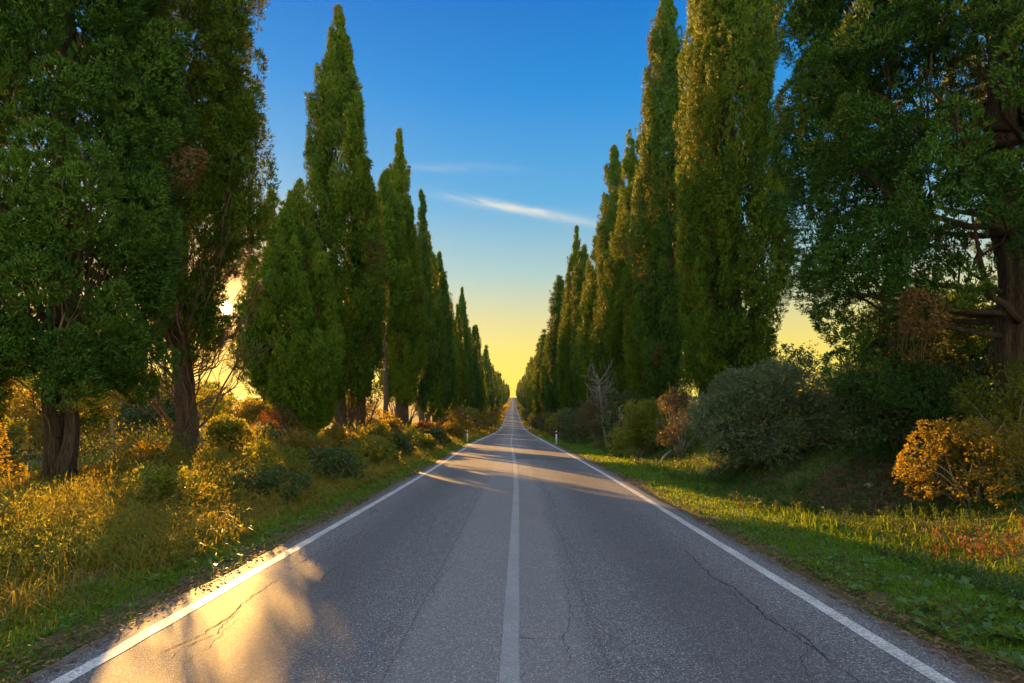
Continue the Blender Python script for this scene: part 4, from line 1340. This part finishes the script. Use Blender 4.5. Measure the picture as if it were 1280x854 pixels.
def tall_weeds(name, s, d, h, nl, leaf, mat, rng, label):
    n = len(s)
    x = s + cx(d); z = ground_s(s, d)
    a = rng.random(n) * 6.28
    tip = np.stack([np.cos(a) * h * 0.35, np.sin(a) * h * 0.35, h], -1)
    u_ = rng.random((n, nl)) ** 0.7
    P = np.stack([x, d, z], -1)[:, None, :] + tip[:, None, :] * u_[..., None]
    P += rng.normal(size=P.shape) * (h * 0.10)[:, None, None]
    P = P.reshape(-1, 3)
    m_ = n * nl
    D = rng.normal(size=(m_, 3)); D[:, 2] = np.abs(D[:, 2]) * 0.8 + 0.35
    ll = np.repeat(leaf * (1 + 0.05 * d), nl) * rng.uniform(0.5, 1.3, m_)
    V, F = rhombi(P, D, ll, ll * rng.uniform(0.16, 0.42, m_), rng, 0.45, 0.08, np.tile(np.array([[0, 0, 1.0]]), (m_, 1)))
    T = np.clip(np.repeat(rng.random(n), nl) * 0.7 + rng.random(m_) * 0.3, 0, 1)
    return tag(mesh_np(name, V, F, None, mat, tint=T), label, 'weeds', kind='stuff')


def patchy(n, s0, s1, d0, d1, seed, thr, fr=0.8):
    d = log_d(n, d0, d1, rng); s = rng.uniform(s0, s1, n)
    ok = vnoise(s, d, seed, fr) > thr
    return s[ok], d[ok]


s, d = patchy(11000, -9.4, -3.8, 3.0, 60, 71, -0.06)
tall_weeds('green_weeds', s, d, (0.12 + 0.42 * rng.random(len(s)) ** 1.6) * np.clip((-3.4 - s) / 1.5, 0.3, 1), 26, 0.038, M_SHRUB, rng, 'tangled green weeds on the left slope')
s, d = patchy(7500, -9.6, -3.9, 3.0, 60, 72, -0.02)
tall_weeds('golden_weeds', s, d, (0.14 + 0.50 * rng.random(len(s)) ** 1.6) * np.clip((-3.5 - s) / 1.5, 0.3, 1), 24, 0.032, M_GOLD, rng, 'golden dry weeds on the left slope')
s, d = patchy(5200, -10.8, -7.4, 13.5, 70, 75, -0.08)
tall_weeds('row_weeds', s, d, 0.35 + 0.75 * rng.random(len(s)) ** 1.7, 24, 0.040, M_SHRUB, rng, 'sunlit yellow-green weeds among the trunks of the left row')
s, d = patchy(3600, -10.8, -6.6, 13.5, 70, 76, 0.0)
tall_weeds('dry_row_weeds', s, d, 0.30 + 0.60 * rng.random(len(s)) ** 1.7, 24, 0.034, M_GOLD, rng, 'golden dry weeds among the trunks of the left row')
s, d = patchy(5000, 4.6, 8.8, 2.8, 30, 73, -0.08)
tall_weeds('ditch_weeds', s, d, 0.08 + 0.20 * rng.random(len(s)) ** 1.5, 24, 0.036, M_DARK, rng, 'dark low weeds matted in the right ditch')
s, d = patchy(900, 5.6, 8.8, 7.0, 12, 74, 0.08, 1.2)
tall_weeds('rusty_weeds', s, d, 0.10 + 0.22 * rng.random(len(s)) ** 1.5, 22, 0.034, M_RUST, rng, 'rust and gold weeds at the foot of the right bank')

# dead leaves and twigs
n = 26000
d = log_d(n, 2.4, 40, rng)
sel = rng.random(n)
s = np.where(sel < 0.18, -3.15 - rng.random(n) * 0.5, np.where(sel < 0.35, 3.0 + rng.random(n) * 0.45, np.where(sel < 0.55, -4 - rng.random(n) * 6, 5.2 + rng.random(n) * 4.5)))
n2 = 16000
a = rng.random(n2) * 6.28; q = np.sqrt(rng.random(n2))
s = np.concatenate([s, 7.2 + 1.5 * q * np.cos(a)]); d = np.concatenate([d, 11.2 + 2.2 * q * np.sin(a)])
n = len(s)
P = np.stack([s + cx(d), d, np.maximum(ground_s(s, d) + 0.012, np.where(np.abs(s) < 3.35, road_z(s, d) + 0.006, -99)) + rng.random(n) * 0.02], -1)
a = rng.random(n) * 6.28
D = np.stack([np.cos(a), np.sin(a), rng.normal(size=n) * 0.25], -1)
Sx = unit(np.cross(D, np.array([[0, 0, 1.0]])) + rng.normal(size=(n, 3)) * 0.35)
ln = (0.022 + 0.035 * rng.random(n)) * (1 + 0.03 * d); wd = ln * rng.uniform(0.12, 0.6, n)
V = np.empty((n, 4, 3))
V[:, 0] = P; V[:, 2] = P + D * ln[:, None]; V[:, 1] = P + D * (ln * .5)[:, None] + Sx * (wd * .5)[:, None]; V[:, 3] = P + D * (ln * .5)[:, None] - Sx * (wd * .5)[:, None]
tag(mesh_np('leaf_litter', V.reshape(-1, 3), np.arange(n * 4).reshape(-1, 4), None, M_LITTER, tint=rng.random(n)), 'dead leaves and twigs along the road edges and on the bank', 'leaf litter', kind='stuff')

# ------------------------------------------------------------------ haze
HAZE = 0.00003
hv = np.array([(x, y, z) for z in (-6.0, 90.0) for x, y in ((-705, -20), (705, -20), (705, 1695), (-705, 1695))], float)
hf = np.array([(0, 3, 2, 1), (4, 5, 6, 7), (0, 1, 5, 4), (1, 2, 6, 5), (2, 3, 7, 6), (3, 0, 4, 7)])
m, t = new_mat('haze')
pv = t.nodes.new('ShaderNodeVolumePrincipled')
pv.inputs['Color'].default_value = (0.35, 0.70, 1.0, 1)
pv.inputs['Density'].default_value = HAZE
pv.inputs['Anisotropy'].default_value = 0.35
o = t.nodes.new('ShaderNodeOutputMaterial'); t.links.new(pv.outputs[0], o.inputs['Volume'])
tag(mesh_np('haze', hv, hf, None, m), kind='stuff')
